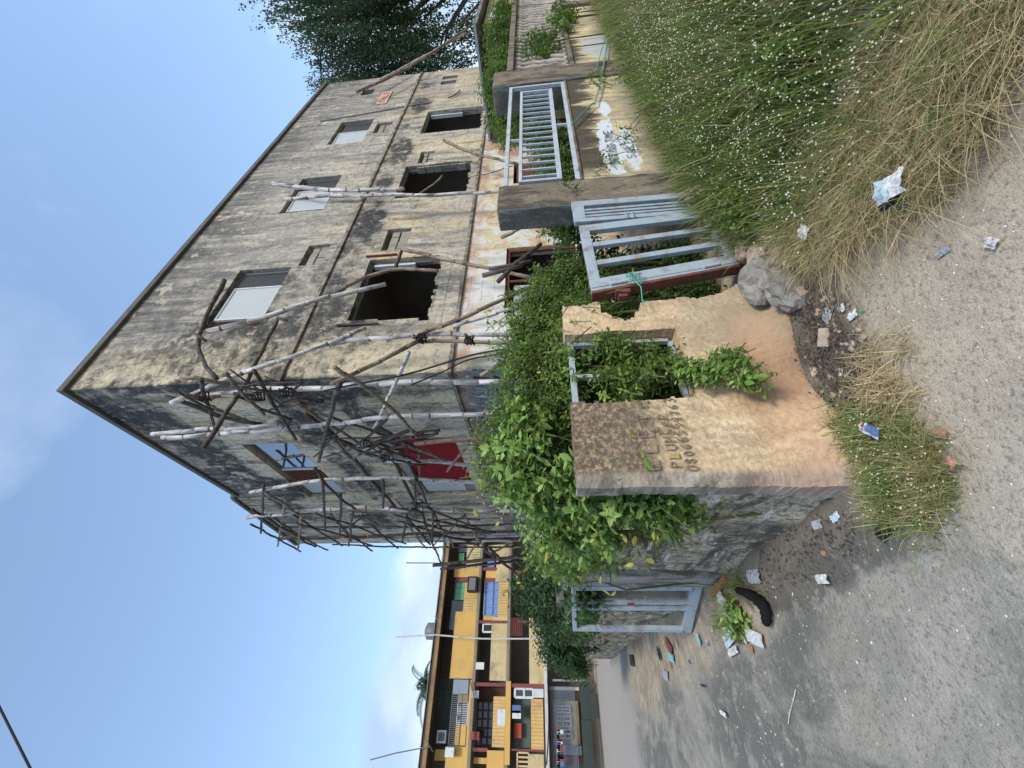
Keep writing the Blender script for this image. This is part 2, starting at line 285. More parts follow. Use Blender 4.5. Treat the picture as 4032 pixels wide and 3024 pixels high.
class MB:
    def __init__(s): s.v = []; s.f = []; s.mi = []; s.cur = 0
    def add(s, vs, fs):
        k = len(s.v); s.v += [tuple(p) for p in vs]
        for f in fs: s.f.append(tuple(i+k for i in f)); s.mi.append(s.cur)
    def box(s, x0, x1, y0, y1, z0, z1, R=None, c=None):
        vs = [Vector((x, y, z)) for z in (z0, z1) for y in (y0, y1) for x in (x0, x1)]
        if R is not None: vs = [R @ v+(c or Vector()) for v in vs]
        s.add(vs, [(0, 2, 3, 1), (4, 5, 7, 6), (0, 1, 5, 4), (2, 6, 7, 3), (0, 4, 6, 2), (1, 3, 7, 5)]); return s
    def bar(s, a, b, wd, dp=None, up=(0, 0, 1)):
        """rectangular bar from a to b, wd across, dp in the up direction"""
        a = Vector(a); b = Vector(b); d = (b-a).normalized(); dp = dp or wd; u = Vector(up)
        if abs(d.dot(u)) > .97: u = Vector((1, 0, 0))
        sx = d.cross(u).normalized(); u = sx.cross(d)
        vs = [p+sx*(i*wd/2)+u*(j*dp/2) for p in (a, b) for j in (-1, 1) for i in (-1, 1)]
        s.add(vs, [(0, 1, 3, 2), (4, 6, 7, 5), (0, 4, 5, 1), (2, 3, 7, 6), (0, 2, 6, 4), (1, 5, 7, 3)]); return s
    def tube(s, pts, r, n=6, nodes=None, jit=0):
        pts = [Vector(p) for p in pts]; rr = r if isinstance(r, (list, tuple)) else [r]*len(pts)
        k = len(s.v); prev = None
        for i, p in enumerate(pts):
            d = (pts[min(i+1, len(pts)-1)]-pts[max(i-1, 0)]).normalized()
            u = Vector((0, 0, 1)) if abs(d.z) < .9 else Vector((1, 0, 0))
            if prev is not None: u = prev
            sx = d.cross(u).normalized(); u = sx.cross(d).normalized(); prev = u
            for j in range(n):
                a = 2*math.pi*j/n; s.v.append(tuple(p+(sx*math.cos(a)+u*math.sin(a))*rr[i]))
        for i in range(len(pts)-1):
            for j in range(n):
                a = k+i*n+j; b = k+i*n+(j+1) % n; s.f.append((a, b, b+n, a+n)); s.mi.append(nodes[i] if nodes else s.cur)
        s.f.append(tuple(k+j for j in reversed(range(n)))); s.mi.append(s.cur); s.f.append(tuple(k+(len(pts)-1)*n+j for j in range(n))); s.mi.append(s.cur)
        return s
    def lathe(s, c, prof, n=10):
        k = len(s.v)
        for z, r in prof:
            for j in range(n): a = 2*math.pi*j/n; s.v.append((c[0]+r*math.cos(a), c[1]+r*math.sin(a), c[2]+z))
        for i in range(len(prof)-1):
            for j in range(n): a = k+i*n+j; b = k+i*n+(j+1) % n; s.f.append((a, b, b+n, a+n)); s.mi.append(s.cur)
        s.f.append(tuple(k+j for j in reversed(range(n)))); s.mi.append(s.cur); s.f.append(tuple(k+(len(prof)-1)*n+j for j in range(n))); s.mi.append(s.cur)
        return s
    def prism(s, pts, off):
        """flat outline (3-D points) thickened by the vector off"""
        n = len(pts); off = Vector(off); vs = [Vector(p) for p in pts]+[Vector(p)+off for p in pts]
        s.add(vs, [tuple(range(n)), tuple(range(2*n-1, n-1, -1))]+[(i, i+n, (i+1) % n+n, (i+1) % n) for i in range(n)]); return s
    def mesh(s, name):
        me = bpy.data.meshes.new(name); me.from_pydata(s.v, [], s.f)
        if any(s.mi): me.polygons.foreach_set('material_index', s.mi)
        bm = bmesh.new(); bm.from_mesh(me); bmesh.ops.recalc_face_normals(bm, faces=bm.faces); bm.to_mesh(me); bm.free()
        return me
    def build(s, name, mat, parent=None, smooth=False, bevel=0):
        o = link(name, s.mesh(name), mat, parent, smooth)
        if bevel:
            b = o.modifiers.new('bevel', 'BEVEL'); b.width = bevel; b.segments = 2; b.limit_method = 'ANGLE'; b.angle_limit = rad(40)
        return o
def box(name, mat, parent, x0, x1, y0, y1, z0, z1, bevel=0):
    return MB().box(min(x0, x1), max(x0, x1), min(y0, y1), max(y0, y1), min(z0, z1), max(z0, z1)).build(name, mat, parent, bevel=bevel)
def grid_wall(us, vs, solid, thick, mapf, nw=1):
    """wall of cells with openings: front, back and every reveal"""
    us = sorted(set(round(u, 4) for u in us)); vs = sorted(set(round(v, 4) for v in vs)); b = MB(); idx = {}
    def V(i, j, k):
        key = (i, j, k)
        if key not in idx: idx[key] = len(b.v); b.v.append(tuple(mapf(us[i], vs[j], thick*k)))
        return idx[key]
    nu, nv = len(us)-1, len(vs)-1
    so = [[solid((us[i]+us[i+1])/2, (vs[j]+vs[j+1])/2) for j in range(nv)] for i in range(nu)]
    g = lambda i, j: 0 <= i < nu and 0 <= j < nv and so[i][j]
    for i in range(nu):
        for j in range(nv):
            if not so[i][j]: continue
            fs = [(V(i, j, 0), V(i+1, j, 0), V(i+1, j+1, 0), V(i, j+1, 0)), (V(i, j, 1), V(i, j+1, 1), V(i+1, j+1, 1), V(i+1, j, 1))]
            if not g(i-1, j): fs.append((V(i, j, 0), V(i, j+1, 0), V(i, j+1, 1), V(i, j, 1)))
            if not g(i+1, j): fs.append((V(i+1, j, 0), V(i+1, j, 1), V(i+1, j+1, 1), V(i+1, j+1, 0)))
            if not g(i, j-1): fs.append((V(i, j, 0), V(i, j, 1), V(i+1, j, 1), V(i+1, j, 0)))
            if not g(i, j+1): fs.append((V(i, j+1, 0), V(i+1, j+1, 0), V(i+1, j+1, 1), V(i, j+1, 1)))
            for f in fs: b.f.append(f); b.mi.append(0)
    return b
def holes(hs): return lambda u, v: not any(a < u < c and b < v < d for a, b, c, d in hs)
def rng_(a, b, st): n = max(1, int(round((b-a)/st))); return [a+(b-a)*i/n for i in range(n+1)]
def gz(x, y): t = min(1, max(0, (y-5)/25)); return -.45*t*t*(3-2*t)

def sub(o): q = o.modifiers.new('soft_edges', 'SUBSURF'); q.levels = q.render_levels = 1
# leaves --------------------------------------------------------------
LT = {'leaf': (np.array([(0, 0, 0), (.22, .17, .03), (.5, .245, .05), (.8, .15, 0), (1, 0, -.1), (.8, -.15, 0), (.5, -.245, .05), (.22, -.17, .03), (.5, 0, -.02)]), [(0, 8, 1), (1, 8, 2), (2, 8, 3), (3, 8, 4), (4, 8, 5), (5, 8, 6), (6, 8, 7), (7, 8, 0)]),
      'diamond': (np.array([(0, 0, 0), (.5, .33, .03), (1, 0, 0), (.5, -.33, .03)]), [(0, 3, 2), (0, 2, 1)]),
      'needle': (np.array([(0, 0, 0), (.5, .09, 0), (1, 0, 0), (.5, -.09, 0)]), [(0, 3, 2), (0, 2, 1)])}
def leaves_mesh(name, P, D, Nn, L, var, kind='leaf'):
    """P base points, D directions, Nn approximate normals, L lengths, var colour value 0..1 (numpy arrays)"""
    T, Fc = LT[kind]; D = D/np.linalg.norm(D, axis=1, keepdims=True)
    W = np.cross(Nn, D); W /= np.linalg.norm(W, axis=1, keepdims=True)+1e-9; U = np.cross(D, W)
    V = P[:, None, :]+L[:, None, None]*(T[None, :, 0:1]*D[:, None, :]+T[None, :, 1:2]*W[:, None, :]+T[None, :, 2:3]*U[:, None, :])
    n, k = len(P), len(T); V = V.reshape(-1, 3); Fa = (np.arange(n)[:, None, None]*k+np.array(Fc)[None]).reshape(-1, 3)
    me = bpy.data.meshes.new(name); me.vertices.add(n*k); me.vertices.foreach_set('co', V.astype('f').ravel())
    me.loops.add(len(Fa)*3); me.loops.foreach_set('vertex_index', Fa.astype('i').ravel()); me.polygons.add(len(Fa))
    me.polygons.foreach_set('loop_start', np.arange(0, len(Fa)*3, 3, dtype='i')); me.polygons.foreach_set('loop_total', np.full(len(Fa), 3, 'i'))
    me.update(calc_edges=True)
    at_ = me.color_attributes.new('var', 'FLOAT_COLOR', 'POINT'); c = np.repeat(var, k); at_.data.foreach_set('color', np.stack([c, c, c, np.ones_like(c)], 1).astype('f').ravel())
    return me
def unit(n): v = rng.normal(size=(n, 3)); return v/np.linalg.norm(v, axis=1, keepdims=True)
def shoots(regions, leaf_len=(.05, .09), pairs=5, spread=.07, up=.5, stemlen=.35, tipw=.5):
    """leafy shoots whose tips fill soft ellipsoids; returns leaf arrays and stem polylines"""
    Ps, Ds, Ns, Ls, Vs, st = [], [], [], [], [], []
    for c, r, n, bright in regions:
        u = unit(n); rr = rng.uniform(.35, 1, n)**.6
        tip = np.array(c)+u*np.array(r)*rr[:, None]
        for t, uu, q in zip(tip, u, rr):
            d = uu*.6+np.array([0, 0, up])+rng.normal(size=3)*.35; d /= np.linalg.norm(d)
            L = stemlen*rng.uniform(.6, 1.2); base = t-d*L-np.array([0, 0, .04]); st.append((base, (base+t)/2+np.array([0, 0, .02]), t))
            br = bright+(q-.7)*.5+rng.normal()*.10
            for k in range(pairs):
                f = 1-k*spread/L; p = base+(t-base)*f; a0 = k*1.57+rng.uniform(0, .6)
                a = np.cross(d, [0, 0, 1.]); a /= np.linalg.norm(a)+1e-6; b = np.cross(a, d)
                for sgn in (0, math.pi):
                    o = a*math.cos(a0+sgn)+b*math.sin(a0+sgn); dr = o*(.9-.12*(pairs-k)/pairs)+d*(.55 if k == 0 else .25)+np.array([0, 0, -.15*k/pairs])
                    Ps.append(p); Ds.append(dr); Ns.append(d+np.array([0, 0, .4])+rng.normal(size=3)*.25); Ls.append(rng.uniform(*leaf_len)*(.62 if k == 0 else 1.)); Vs.append(br+(.22 if k == 0 else 0)+rng.normal()*.08)
    return [np.array(q) for q in (Ps, Ds, Ns, Ls)]+[np.clip(np.array(Vs), 0, 1), st]
def bush(name, regions, mat, label, cat='shrub', group=None, root=None, trunks=3, **k):
    P, D, Nn, L, V, st = shoots(regions, **k); c = regions[0][0]
    t = thing(name, (c[0], c[1], root if root is not None else gz(c[0], c[1])), label, cat, group)
    tag(link('foliage', leaves_mesh('foliage', P, D, Nn, L, V), mat, t), kind='stuff')
    b = MB()
    for i, s_ in enumerate(st):
        if i % 2 == 0: b.tube(s_, [.005, .004, .002], 3)
    for c, r, n, br in regions:      # main stems from the ground
        for q in range(trunks):
            if c[1] > 5.3 and (c[0] < 1.05 or q): continue
            x, y = c[0]+random.uniform(-.5, .5)*r[0], c[1]+random.uniform(-.5, .5)*r[1]
            b.tube([(x, y, gz(x, y)), (x+random.uniform(-.1, .1), y, (c[2])*.6), (c[0], c[1], c[2])], [.014, .01, .005], 5)
    b.build('stems', STEM, t); return t

# ------------------------------------------------------------------ sky is the world; ground sheet
def ground_mat():
    M = Mt('dusty_ground'); x, y, z = M.xyz()
    n1 = M.noise(.7, 6, .6); nb = M.noise(1., 7, .65, vec=M.sc(M.pos(), (1.5, .55, 1), (3, 1, 0)), dist=.5); n2 = M.noise(5, 6, .7); n3 = M.noise(42, 4, .75); n4 = M.noise(150, 2, .6)
    sand = M.mix(n1, (.38, .31, .215), (.52, .44, .32)); sand = M.mix(M.ramp(nb, (.42, .5), (.52, 0)), sand, (.25, .195, .14)); sand = M.mix(M.ramp(n2, (.42, .55), (.55, 0)), sand, (.19, .155, .12))
    asp = M.mix(M.noise(1.1, 7, .7, dist=.4), (.20, .19, .158), (.39, .362, .298)); asp = M.mix(M.ramp(nb, (.44, .75), (.54, 0)), asp, (.115, .12, .105)); asp = M.mix(M.ramp(nb, (.55, 0), (.66, .6)), asp, (.44, .40, .33)); asp = M.mix(M.ramp(n2, (.52, 0), (.64, .55)), asp, (.44, .41, .35))
    # the sand shoulder lies at the foot of the wall and under the grass, the worn asphalt lies left of a ragged edge
    e = M.ma('ADD', M.ma('SUBTRACT', x, M.ma('MULTIPLY', y, -.12)), M.ma('MULTIPLY', M.ma('SUBTRACT', n1, .5), 1.4))
    f = M.mr(e, .75, 1.25); c = M.mix(f, asp, sand)
    near = M.blob((.9, 1.0, 0), (1.1, .8, 3), .3, 3); c = M.mix(M.ma('MULTIPLY', near, .7), c, M.mix(n2, (.36, .30, .22), (.56, .49, .38)))
    far = M.mr(y, 11, 14); c = M.mix(far, c, M.mix(n2, (.33, .30, .26), (.42, .385, .34)))
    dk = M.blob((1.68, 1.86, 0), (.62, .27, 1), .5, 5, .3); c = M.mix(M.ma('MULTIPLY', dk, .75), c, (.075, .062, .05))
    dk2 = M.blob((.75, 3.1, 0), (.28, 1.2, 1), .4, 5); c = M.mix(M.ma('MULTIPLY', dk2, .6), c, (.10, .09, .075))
    c = M.mix(M.ramp(n3, (.36, .6), (.47, 0)), c, (.10, .09, .078)); c = M.mix(M.ramp(n3, (.60, 0), (.70, .6)), c, (.52, .49, .44))
    c = M.mix(M.ramp(n4, (.35, .4), (.5, 0)), c, (.12, .11, .10))
    M.col(c).bump(M.ma('ADD', M.ma('MULTIPLY', n3, .5), M.ma('ADD', n2, M.ma('MULTIPLY', n4, .15))), .018, .8); return M.m
GROUND = ground_mat()
def build_ground():
    xs = sorted(set(rng_(-6, 6, .08)+[-600, -200, -60, -25, -12, 8, 12, 20, 30, 60, 200, 600])); ys = sorted(set(rng_(-.5, 8, .08)+[-600, -100, -30, -10, -4, -2]+[9+i for i in range(24)]+[40, 60, 120, 300, 900]))
    b = MB()
    for y in ys:
        for x in xs:
            h = 0
            if abs(x) < 5.9 and -.4 < y < 7.9:
                h = .018*mn.noise(Vector((x*2.3, y*2.3, 0)))+.007*mn.noise(Vector((x*9, y*9, 3)))
                h += .03*math.exp(-((x-1.85)**2/.25+(y-1.95)**2/.03))+.03*math.exp(-((x-.85)**2/.02))*(1 if 2.2 < y < 4.4 else 0)
            b.v.append((x, y, gz(x, y)+h))
    n = len(xs)
    for j in range(len(ys)-1):
        for i in range(n-1): b.f.append((j*n+i, j*n+i+1, (j+1)*n+i+1, (j+1)*n+i)); b.mi.append(0)
    o = b.build('ground', GROUND, smooth=True); tag(o, 'bare ground of pale sand and worn grey asphalt', kind='structure'); return o
build_ground()

# ------------------------------------------------------------------ the derelict building
XB, YB, XE, YE = 4.16, 5.041, 20.03, 14.6
T = .22
BLD = thing('derelict_building', (12, 10, 0), 'large three storey derelict building with mould stained beige walls and empty windows', 'building')
RT = 10.29
H_R = [(5.55, 7.15, 7.39, 8.37), (9.75, 7.18, 11.6, 8.37), (13.8, 7.16, 15.6, 8.33), (18.15, 7.85, 18.7, 8.33),
       (5.53, 3.80, 7.42, 5.35), (10.0, 3.50, 11.73, 5.33), (13.93, 3.42, 15.74, 5.28), (18.35, 4.6, 18.72, 5.2), (18.95, 4.6, 19.3, 5.2),
       (5.46, .9, 7.48, 2.35), (10.23, 0, 11.3, 2.26), (13.5, 1.0, 14.6, 2.3)]
AC = [(7.40, 6.46, 8.16, 7.0), (14.36, 6.40, 15.16, 6.95), (7.74, 4.61, 8.57, 5.18), (11.88, 4.6, 12.6, 5.03)]
hr = H_R+AC
us = [XB, XE]+[h[0] for h in hr]+[h[2] for h in hr]; vs_ = [-.3, RT]+[h[1] for h in hr]+[h[3] for h in hr]
# ragged lower edges of the smashed openings: small bites out of the wall
rag = []
for a, b_, c_ in ((5.53, 7.42, 3.80), (10.0, 11.73, 3.5), (13.93, 15.74, 3.42)):
    x = a
    while x < b_-.08:
        st = random.uniform(.07, .16); d = random.uniform(0, .11); rag.append((x, c_-d, min(b_, x+st), c_+.001)); x += st
for q in range(5): z0 = 3.75+q*.2; rag.append((5.53-random.uniform(.02, .12), z0, 5.531, z0+.2))
for q in range(4): z0 = 3.8+q*.22; rag.append((11.729, z0, 11.73+random.uniform(.02, .1), z0+.22))
sol = holes(hr+rag)
grid_wall(us+[r[0] for r in rag]+[r[2] for r in rag], vs_+[r[1] for r in rag]+[r[3] for r in rag], sol, T, lambda u, v, w_: (u, YB+w_, v)).build('wall', FAC, BLD)
H_L = [(7.2, 7.17, 10.25, 8.34), (7.2, 3.6, 10.25, 5.22), (7.6, .9, 9.6, 2.2)]
us = [YB+T, YE]+[h[0] for h in H_L]+[h[2] for h in H_L]+[9.93, 10.05]; vs_ = [-.3, RT]+[h[1] for h in H_L]+[h[3] for h in H_L]
grid_wall(us, vs_, holes(H_L), T, lambda u, v, w_: (XB+w_, u, v)).build('wall', FAC, BLD)
# parapet that steps up and rises towards the rear
MB().prism([(XB, 9.93, RT), (XB, YE, RT), (XB, YE, 11.12), (XB, 10.15, 10.52), (XB, 9.93, 10.42)], (T, 0, 0)).build('parapet', FAC, BLD)
box('wall', FAC, BLD, XE-T, XE, YB+T, YE, -.3, RT); box('wall', FAC, BLD, XB+T, XE-T, YE-T, YE, -.3, RT)
box('roof_slab', COPE, BLD, XB+T, XE-T, YB+T, YE-T, 9.9, 10.1)
for z_ in (3.1, 6.15): box('floor_slab', DARKIN, BLD, XB+T, XE-T, YB+T, YE-T, z_-.12, z_+.05)
for x_ in (8.9, 12.9, 16.9): box('partition_wall', DARKIN, BLD, x_, x_+.12, YB+T, 8.0, -.2, 9.9)
box('partition_wall', DARKIN, BLD, XB+T, XE-T, 8.0, 8.12, -.2, 9.9)
# roof lip and string courses
def ledge(name, z0, z1, out, mat, x1=XE):
    b = MB(); b.box(XB-out, x1, YB-out, YB-.002, z0, z1); b.box(XB-out, XB-.002, YB-.001, 9.93, z0, z1); return b.build(name, mat, BLD, bevel=.008)
ledge('roof_lip', RT-.08, RT+.05, .07, COPE)
COURSE = render_wall('string_course_render', (.20, .18, .145), (.34, .29, .215), (.05, .048, .045), .8, 2)
ledge('string_course', 6.13, 6.21, .045, COURSE); ledge('string_course', 3.17, 3.24, .05, COURSE)
bR = MB()
MB().prism([(XB-.07, 9.93, 10.36), (XB-.07, 9.93, 10.47), (XB-.07, 10.15, 10.57), (XB-.07, YE, 11.17), (XB-.07, YE, 11.07), (XB-.07, 10.17, 10.47)], (.068, 0, 0)).build('roof_lip', COPE, BLD)
# windows of the right facade: part > sub-parts
def win_R(x0, z0, x1, z1, pa, pb, slat_side, tiltpane=0):
    y = YB+.10
    f = MB(); t = .05
    f.box(x0, x1, y, y+.06, z1-t, z1); f.box(x0, x1, y, y+.06, z0, z0+t); f.box(x0, x0+t, y, y+.06, z0+t, z1-t); f.box(x1-t, x1, y, y+.06, z0+t, z1-t)
    f.box(pa-.03, pa, y+.001, y+.059, z0+t, z1-t); f.box(pb, pb+.03, y+.001, y+.059, z0+t, z1-t)
    fr = f.build('window_frame', GFRAME, BLD)
    s = MB(); a, b = pa+.002, pb-.002; s.box(a, b, y-.02, y+.03, z1-.10, z1-.055); s.box(a, b, y-.02, y+.03, z0+.055, z0+.10); s.box(a, a+.035, y-.02, y+.03, z0+.10, z1-.10); s.box(b-.035, b, y-.02, y+.03, z0+.10, z1-.10)
    s.build('sash', WFRAME, fr)
    box('pane', PANE, fr, a+.036, b-.036, y-.004, y+.004, z0+.101, z1-.101)
    for side, (u0, u1) in enumerate(((x0+t, pa-.035), (pb+.035, x1-t))):
        if u1-u0 < .08: continue
        n = int((z1-z0-.1)/.085); b = MB()
        for i in range(n):
            zz = z0+t+.04+i*.085; b.box(u0, u1, -.006, .006, -.045, .045, Matrix.Rotation(rad(35), 3, 'X'), Vector((0, y+.035, zz)))
        tag(b.build('louvre_slats', GFRAME if side == slat_side else WOODR, fr), kind='stuff')
    return fr
win_R(5.55, 7.15, 7.39, 8.37, 5.86, 6.86, 1); win_R(9.75, 7.18, 11.6, 8.37, 9.95, 11.0, 1); win_R(13.8, 7.16, 15.6, 8.33, 14.0, 14.9, 1)
def lone_frame(x0, z0, x1, z1, yo=.12):
    f = MB(); y = YB+yo; f.box(x0, x1, y, y+.05, z1-.045, z1); f.box(x1-.045, x1, y, y+.05, z0, z1-.046); f.box(x0, x0+.04, y, y+.05, z0+.35, z1-.046); return f.build('window_frame', GFRAME, BLD)
lone_frame(5.53, 4.0, 7.42, 5.35); lone_frame(10.0, 3.9, 11.73, 5.33); lone_frame(13.93, 3.9, 15.74, 5.28)
box('shutter_leaf', WFRAME, BLD, 7.30, 7.36, YB+.10, YB+.20, 4.35, 5.28); box('shutter_leaf', WFRAME, BLD, 15.60, 15.66, YB+.1, YB+.2, 4.1, 5.2)
box('loose_batten', WOODR, BLD, 7.50, 7.53, YB-.05, YB-.005, 4.75, 5.45); box('loose_batten', BAMD, BLD, 5.36, 5.40, YB-.05, YB-.005, 4.7, 5.5)
# ground-storey window with a leaning board, and the brown door
f = MB(); f.box(5.46, 7.48, YB+.05, YB+.10, 2.28, 2.35); f.box(5.46, 5.53, YB+.05, YB+.1, .9, 2.279); f.box(7.41, 7.48, YB+.05, YB+.1, .9, 2.279); f.box(6.43, 6.48, YB+.06, YB+.09, .9, 2.279); f.build('window_frame', WOODR, BLD)
box('curtain', PANE, BLD, 5.56, 6.42, YB+.15, YB+.16, 1.1, 2.2)
box('door', WOODR, BLD, 10.23, 11.3, YB+.08, YB+.12, .02, 2.2)
# blocks filling the four old air-conditioner holes, every block its own part
for (a, b_, c_, d) in AC:
    box('gap_shade_sheet', ROPE_SHADE, BLD, a, c_, YB+T-.02, YB+T, b_, d)  # black sheet at the back of the hole, painted shade for the gap
    rows = ((b_, b_+(d-b_)*.46, .45), (b_+(d-b_)*.49, d-.09, .72))
    for z0, z1, k in rows:
        xm = a+(c_-a)*k
        for u0, u1 in ((a+.10, xm-.012), (xm+.012, c_-.02)):
            box('block', BLOCK, BLD, u0, u1, YB+.045+random.uniform(0, .03), YB+.17, z0+.01, z1-.01, bevel=.012)
# blocks exposed in the broken reveals
for (x_, n, z0, s_) in ((11.73, 6, 3.62, -1), (15.74, 4, 3.6, -1)):
    for k in range(n): box('block', BLOCK, BLD, x_-.02-random.uniform(.02, .07), x_-.004, YB+.03, YB+T-.01, z0+k*.235, z0+k*.235+.22, bevel=.012)
# left facade windows
def frame_L(y0, z0, y1, z1, x=XB+.10, t=.06, mat=GFRAME):
    f = MB(); f.box(x, x+.06, y0, y1, z1-t, z1); f.box(x, x+.06, y0, y1, z0, z0+t); f.box(x, x+.06, y0, y0+t, z0+t, z1-t); f.box(x, x+.06, y1-t, y1, z0+t, z1-t)
    return f.build('window_frame', mat, BLD)
fr = frame_L(7.2, 7.17, 10.25, 8.34)
box('pane', PANE2, fr, XB+.11, XB+.118, 7.27, 8.62, 7.24, 8.27); box('sash', WFRAME, fr, XB+.08, XB+.14, 8.63, 8.68, 7.24, 8.27)
for k in range(11): box('louvre_slat', WOODR, fr, XB+.10, XB+.15, 8.70, 9.35, 7.27+k*.092, 7.27+k*.092+.05)
box('pane', PANE, fr, XB+.11, XB+.118, 9.42, 10.18, 7.24, 8.27); box('mullion', WFRAME, fr, XB+.09, XB+.15, 9.36, 9.41, 7.24, 8.27)
box('hanging_cloth', REDC, BLD, XB+.12, XB+.135, 7.22, 9.55, 3.62, 4.96)
box('window_head', BLOCK, BLD, XB+.05, XB+.14, 7.2, 10.25, 5.0, 5.22)
box('shutter_leaf', WFRAME, BLD, XB+.1, XB+.13, 9.58, 10.2, 3.9, 4.98); box('shutter_leaf', BLOCK, BLD, XB+.09, XB+.13, 9.58, 10.2, 3.62, 3.88)
frame_L(7.6, .9, 9.6, 2.2, mat=WOODR)
# flat notice plates with faded red letters
PLATE = plain('faded_pink_plate', (.55, .36, .27), .15, 5); PLATE2 = plain('faded_grey_plate', (.42, .37, .32), .2, 5); INKR = plain('faded_red_ink', (.26, .11, .09), .3, 8)
STROKES = {'A': [[(0, 0), (.5, 1), (1, 0)], [(.2, .4), (.8, .4)]], 'B': [[(0, 0), (0, 1), (.7, .95), (.75, .6), (0, .52), (.85, .45), (.85, .08), (0, 0)]], 'D': [[(0, 0), (0, 1), (.6, .95), (.95, .5), (.6, .05), (0, 0)]],
 'E': [[(1, 1), (0, 1), (0, 0), (1, 0)], [(0, .5), (.8, .5)]], 'G': [[(1, .85), (.5, 1), (.05, .6), (.1, .2), (.5, 0), (1, .2), (1, .45), (.6, .45)]], 'I': [[(.5, 0), (.5, 1)]], 'L': [[(0, 1), (0, 0), (.9, 0)]],
 'M': [[(0, 0), (.05, 1), (.5, .4), (.95, 1), (1, 0)]], 'N': [[(0, 0), (0, 1), (1, 0), (1, 1)]], 'P': [[(0, 0), (0, 1), (.8, .9), (.8, .6), (0, .5)]], 'R': [[(0, 0), (0, 1), (.8, .9), (.8, .6), (0, .5), (.9, 0)]],
 'S': [[(.95, .85), (.5, 1), (.05, .8), (.2, .55), (.8, .45), (.95, .2), (.5, 0), (.05, .15)]], 'T': [[(0, 1), (1, 1)], [(.5, 1), (.5, 0)]], 'U': [[(0, 1), (.05, .2), (.5, 0), (.95, .2), (1, 1)]], 'Y': [[(0, 1), (.5, .5), (1, 1)], [(.5, .5), (.5, 0)]],
 'r': [[(.1, .7), (.15, 0)], [(.15, .5), (.5, .72), (.8, .65)]], 'e': [[(.1, .35), (.8, .4), (.7, .7), (.3, .7), (.1, .35), (.3, .03), (.85, .1)]], 'b': [[(.05, 1), (.1, 0), (.7, .05), (.8, .4), (.1, .5)]],
 '0': [[(.5, 1), (.1, .7), (.1, .25), (.5, 0), (.9, .3), (.9, .75), (.5, 1)]], '8': [[(.5, .52), (.15, .75), (.5, 1), (.85, .75), (.5, .52), (.1, .25), (.5, 0), (.9, .25), (.5, .52)]], '6': [[(.8, 1), (.25, .65), (.1, .25), (.5, 0), (.9, .25), (.55, .5), (.15, .35)]],
 '5': [[(.9, 1), (.2, 1), (.15, .6), (.7, .6), (.9, .3), (.5, 0), (.1, .1)]], '9': [[(.85, .7), (.5, .5), (.15, .75), (.5, 1), (.85, .8), (.7, 0)]], '7': [[(.1, 1), (.9, 1), (.4, 0)], [(.3, .5), (.8, .5)]], '3': [[(.1, .95), (.6, 1), (.85, .75), (.4, .55), (.9, .3), (.5, 0), (.1, .1)]],
 '2': [[(.1, .8), (.5, 1), (.9, .75), (.1, 0), (.95, 0)]], '4': [[(.7, 0), (.7, 1), (.05, .35), (.95, .35)]], 'H': [[(0, 0), (0, 1)], [(1, 0), (1, 1)], [(0, .5), (1, .5)]], '&': [[(.95, .1), (.3, .8), (.5, 1), (.7, .8), (.1, .3), (.4, 0), (.95, .45)]]}
def write(name, txt, o, dx, dz, h, wch, gap, pen, mat, parent, nrm, wob=0., zs=None):
    """letters as thin ribbons of paint lying 2 mm proud of the surface; dx, dz are unit vectors along and up the line"""
    b = MB(); o = Vector(o); dx = Vector(dx); dz = Vector(dz); nrm = Vector(nrm); u = 0
    for i, ch in enumerate(txt):
        if ch == ' ': u += wch*.8; continue
        k = 1+random.uniform(-wob, wob); sh = random.uniform(-wob, wob)*h*.4; W = wch*(.35 if ch == 'I' else 1)
        for pl in STROKES[ch]:
            pts = [o+dx*(u+p[0]*W*k)+dz*(p[1]*h*k+sh+(zs*u if zs else 0)) for p in pl]
            for q, (p0, p1) in enumerate(zip(pts, pts[1:])):
                d = (p1-p0).normalized(); s_ = d.cross(nrm).normalized()*pen/2; e = d*pen*.3; n_ = nrm*(.0022+.0001*((q+i) % 3))
                b.prism([p0-e+s_+n_, p1+e+s_+n_, p1+e-s_+n_, p0-e-s_+n_], nrm*-.0015)
        u += W+gap
    return b.build(name, mat, parent)
def quadpl(name, mat, parent, pts, off): return MB().prism([Vector(p) for p in pts], off).build(name, mat, parent)
p = [at(1474, 412, 'y', YB-.02), at(1503, 408, 'y', YB-.02), at(1531, 360, 'y', YB-.02), at(1502, 358, 'y', YB-.02)]
x0, x1, z0, z1 = p[0].x, p[2].x, min(q.z for q in p), max(q.z for q in p)
SG = thing('notice_plate', ((x0+x1)/2, YB-.02, z0), 'small faded pink notice plate high at the right end of the right facade', 'sign')
box('plate', PLATE, SG, x0, x1, YB-.03, YB-.006, 7.02, 7.42); write('lettering', 'SALE', (x0+.12, YB-.03, 7.12), (1, 0, 0), (0, 0, 1), .2, (x1-x0-.3)/5.2, .1, .04, INKR, SG, (0, -1, 0))
pa, pb = at(1385, 1967, 'x', XB-.02), at(1428, 1995, 'x', XB-.02)
SG = thing('notice_plate', (XB-.02, pa.y+.3, pa.z-.4), 'small square notice plate on the left facade behind the bamboo scaffold', 'sign')
box('plate', PLATE2, SG, XB-.03, XB-.006, pa.y, pa.y+.8, 5.95, 6.45); write('lettering', 'SALE', (XB-.03, pa.y+.72, 6.08), (0, -1, 0), (0, 0, 1), .22, .1, .06, .03, INKR, SG, (-1, 0, 0))

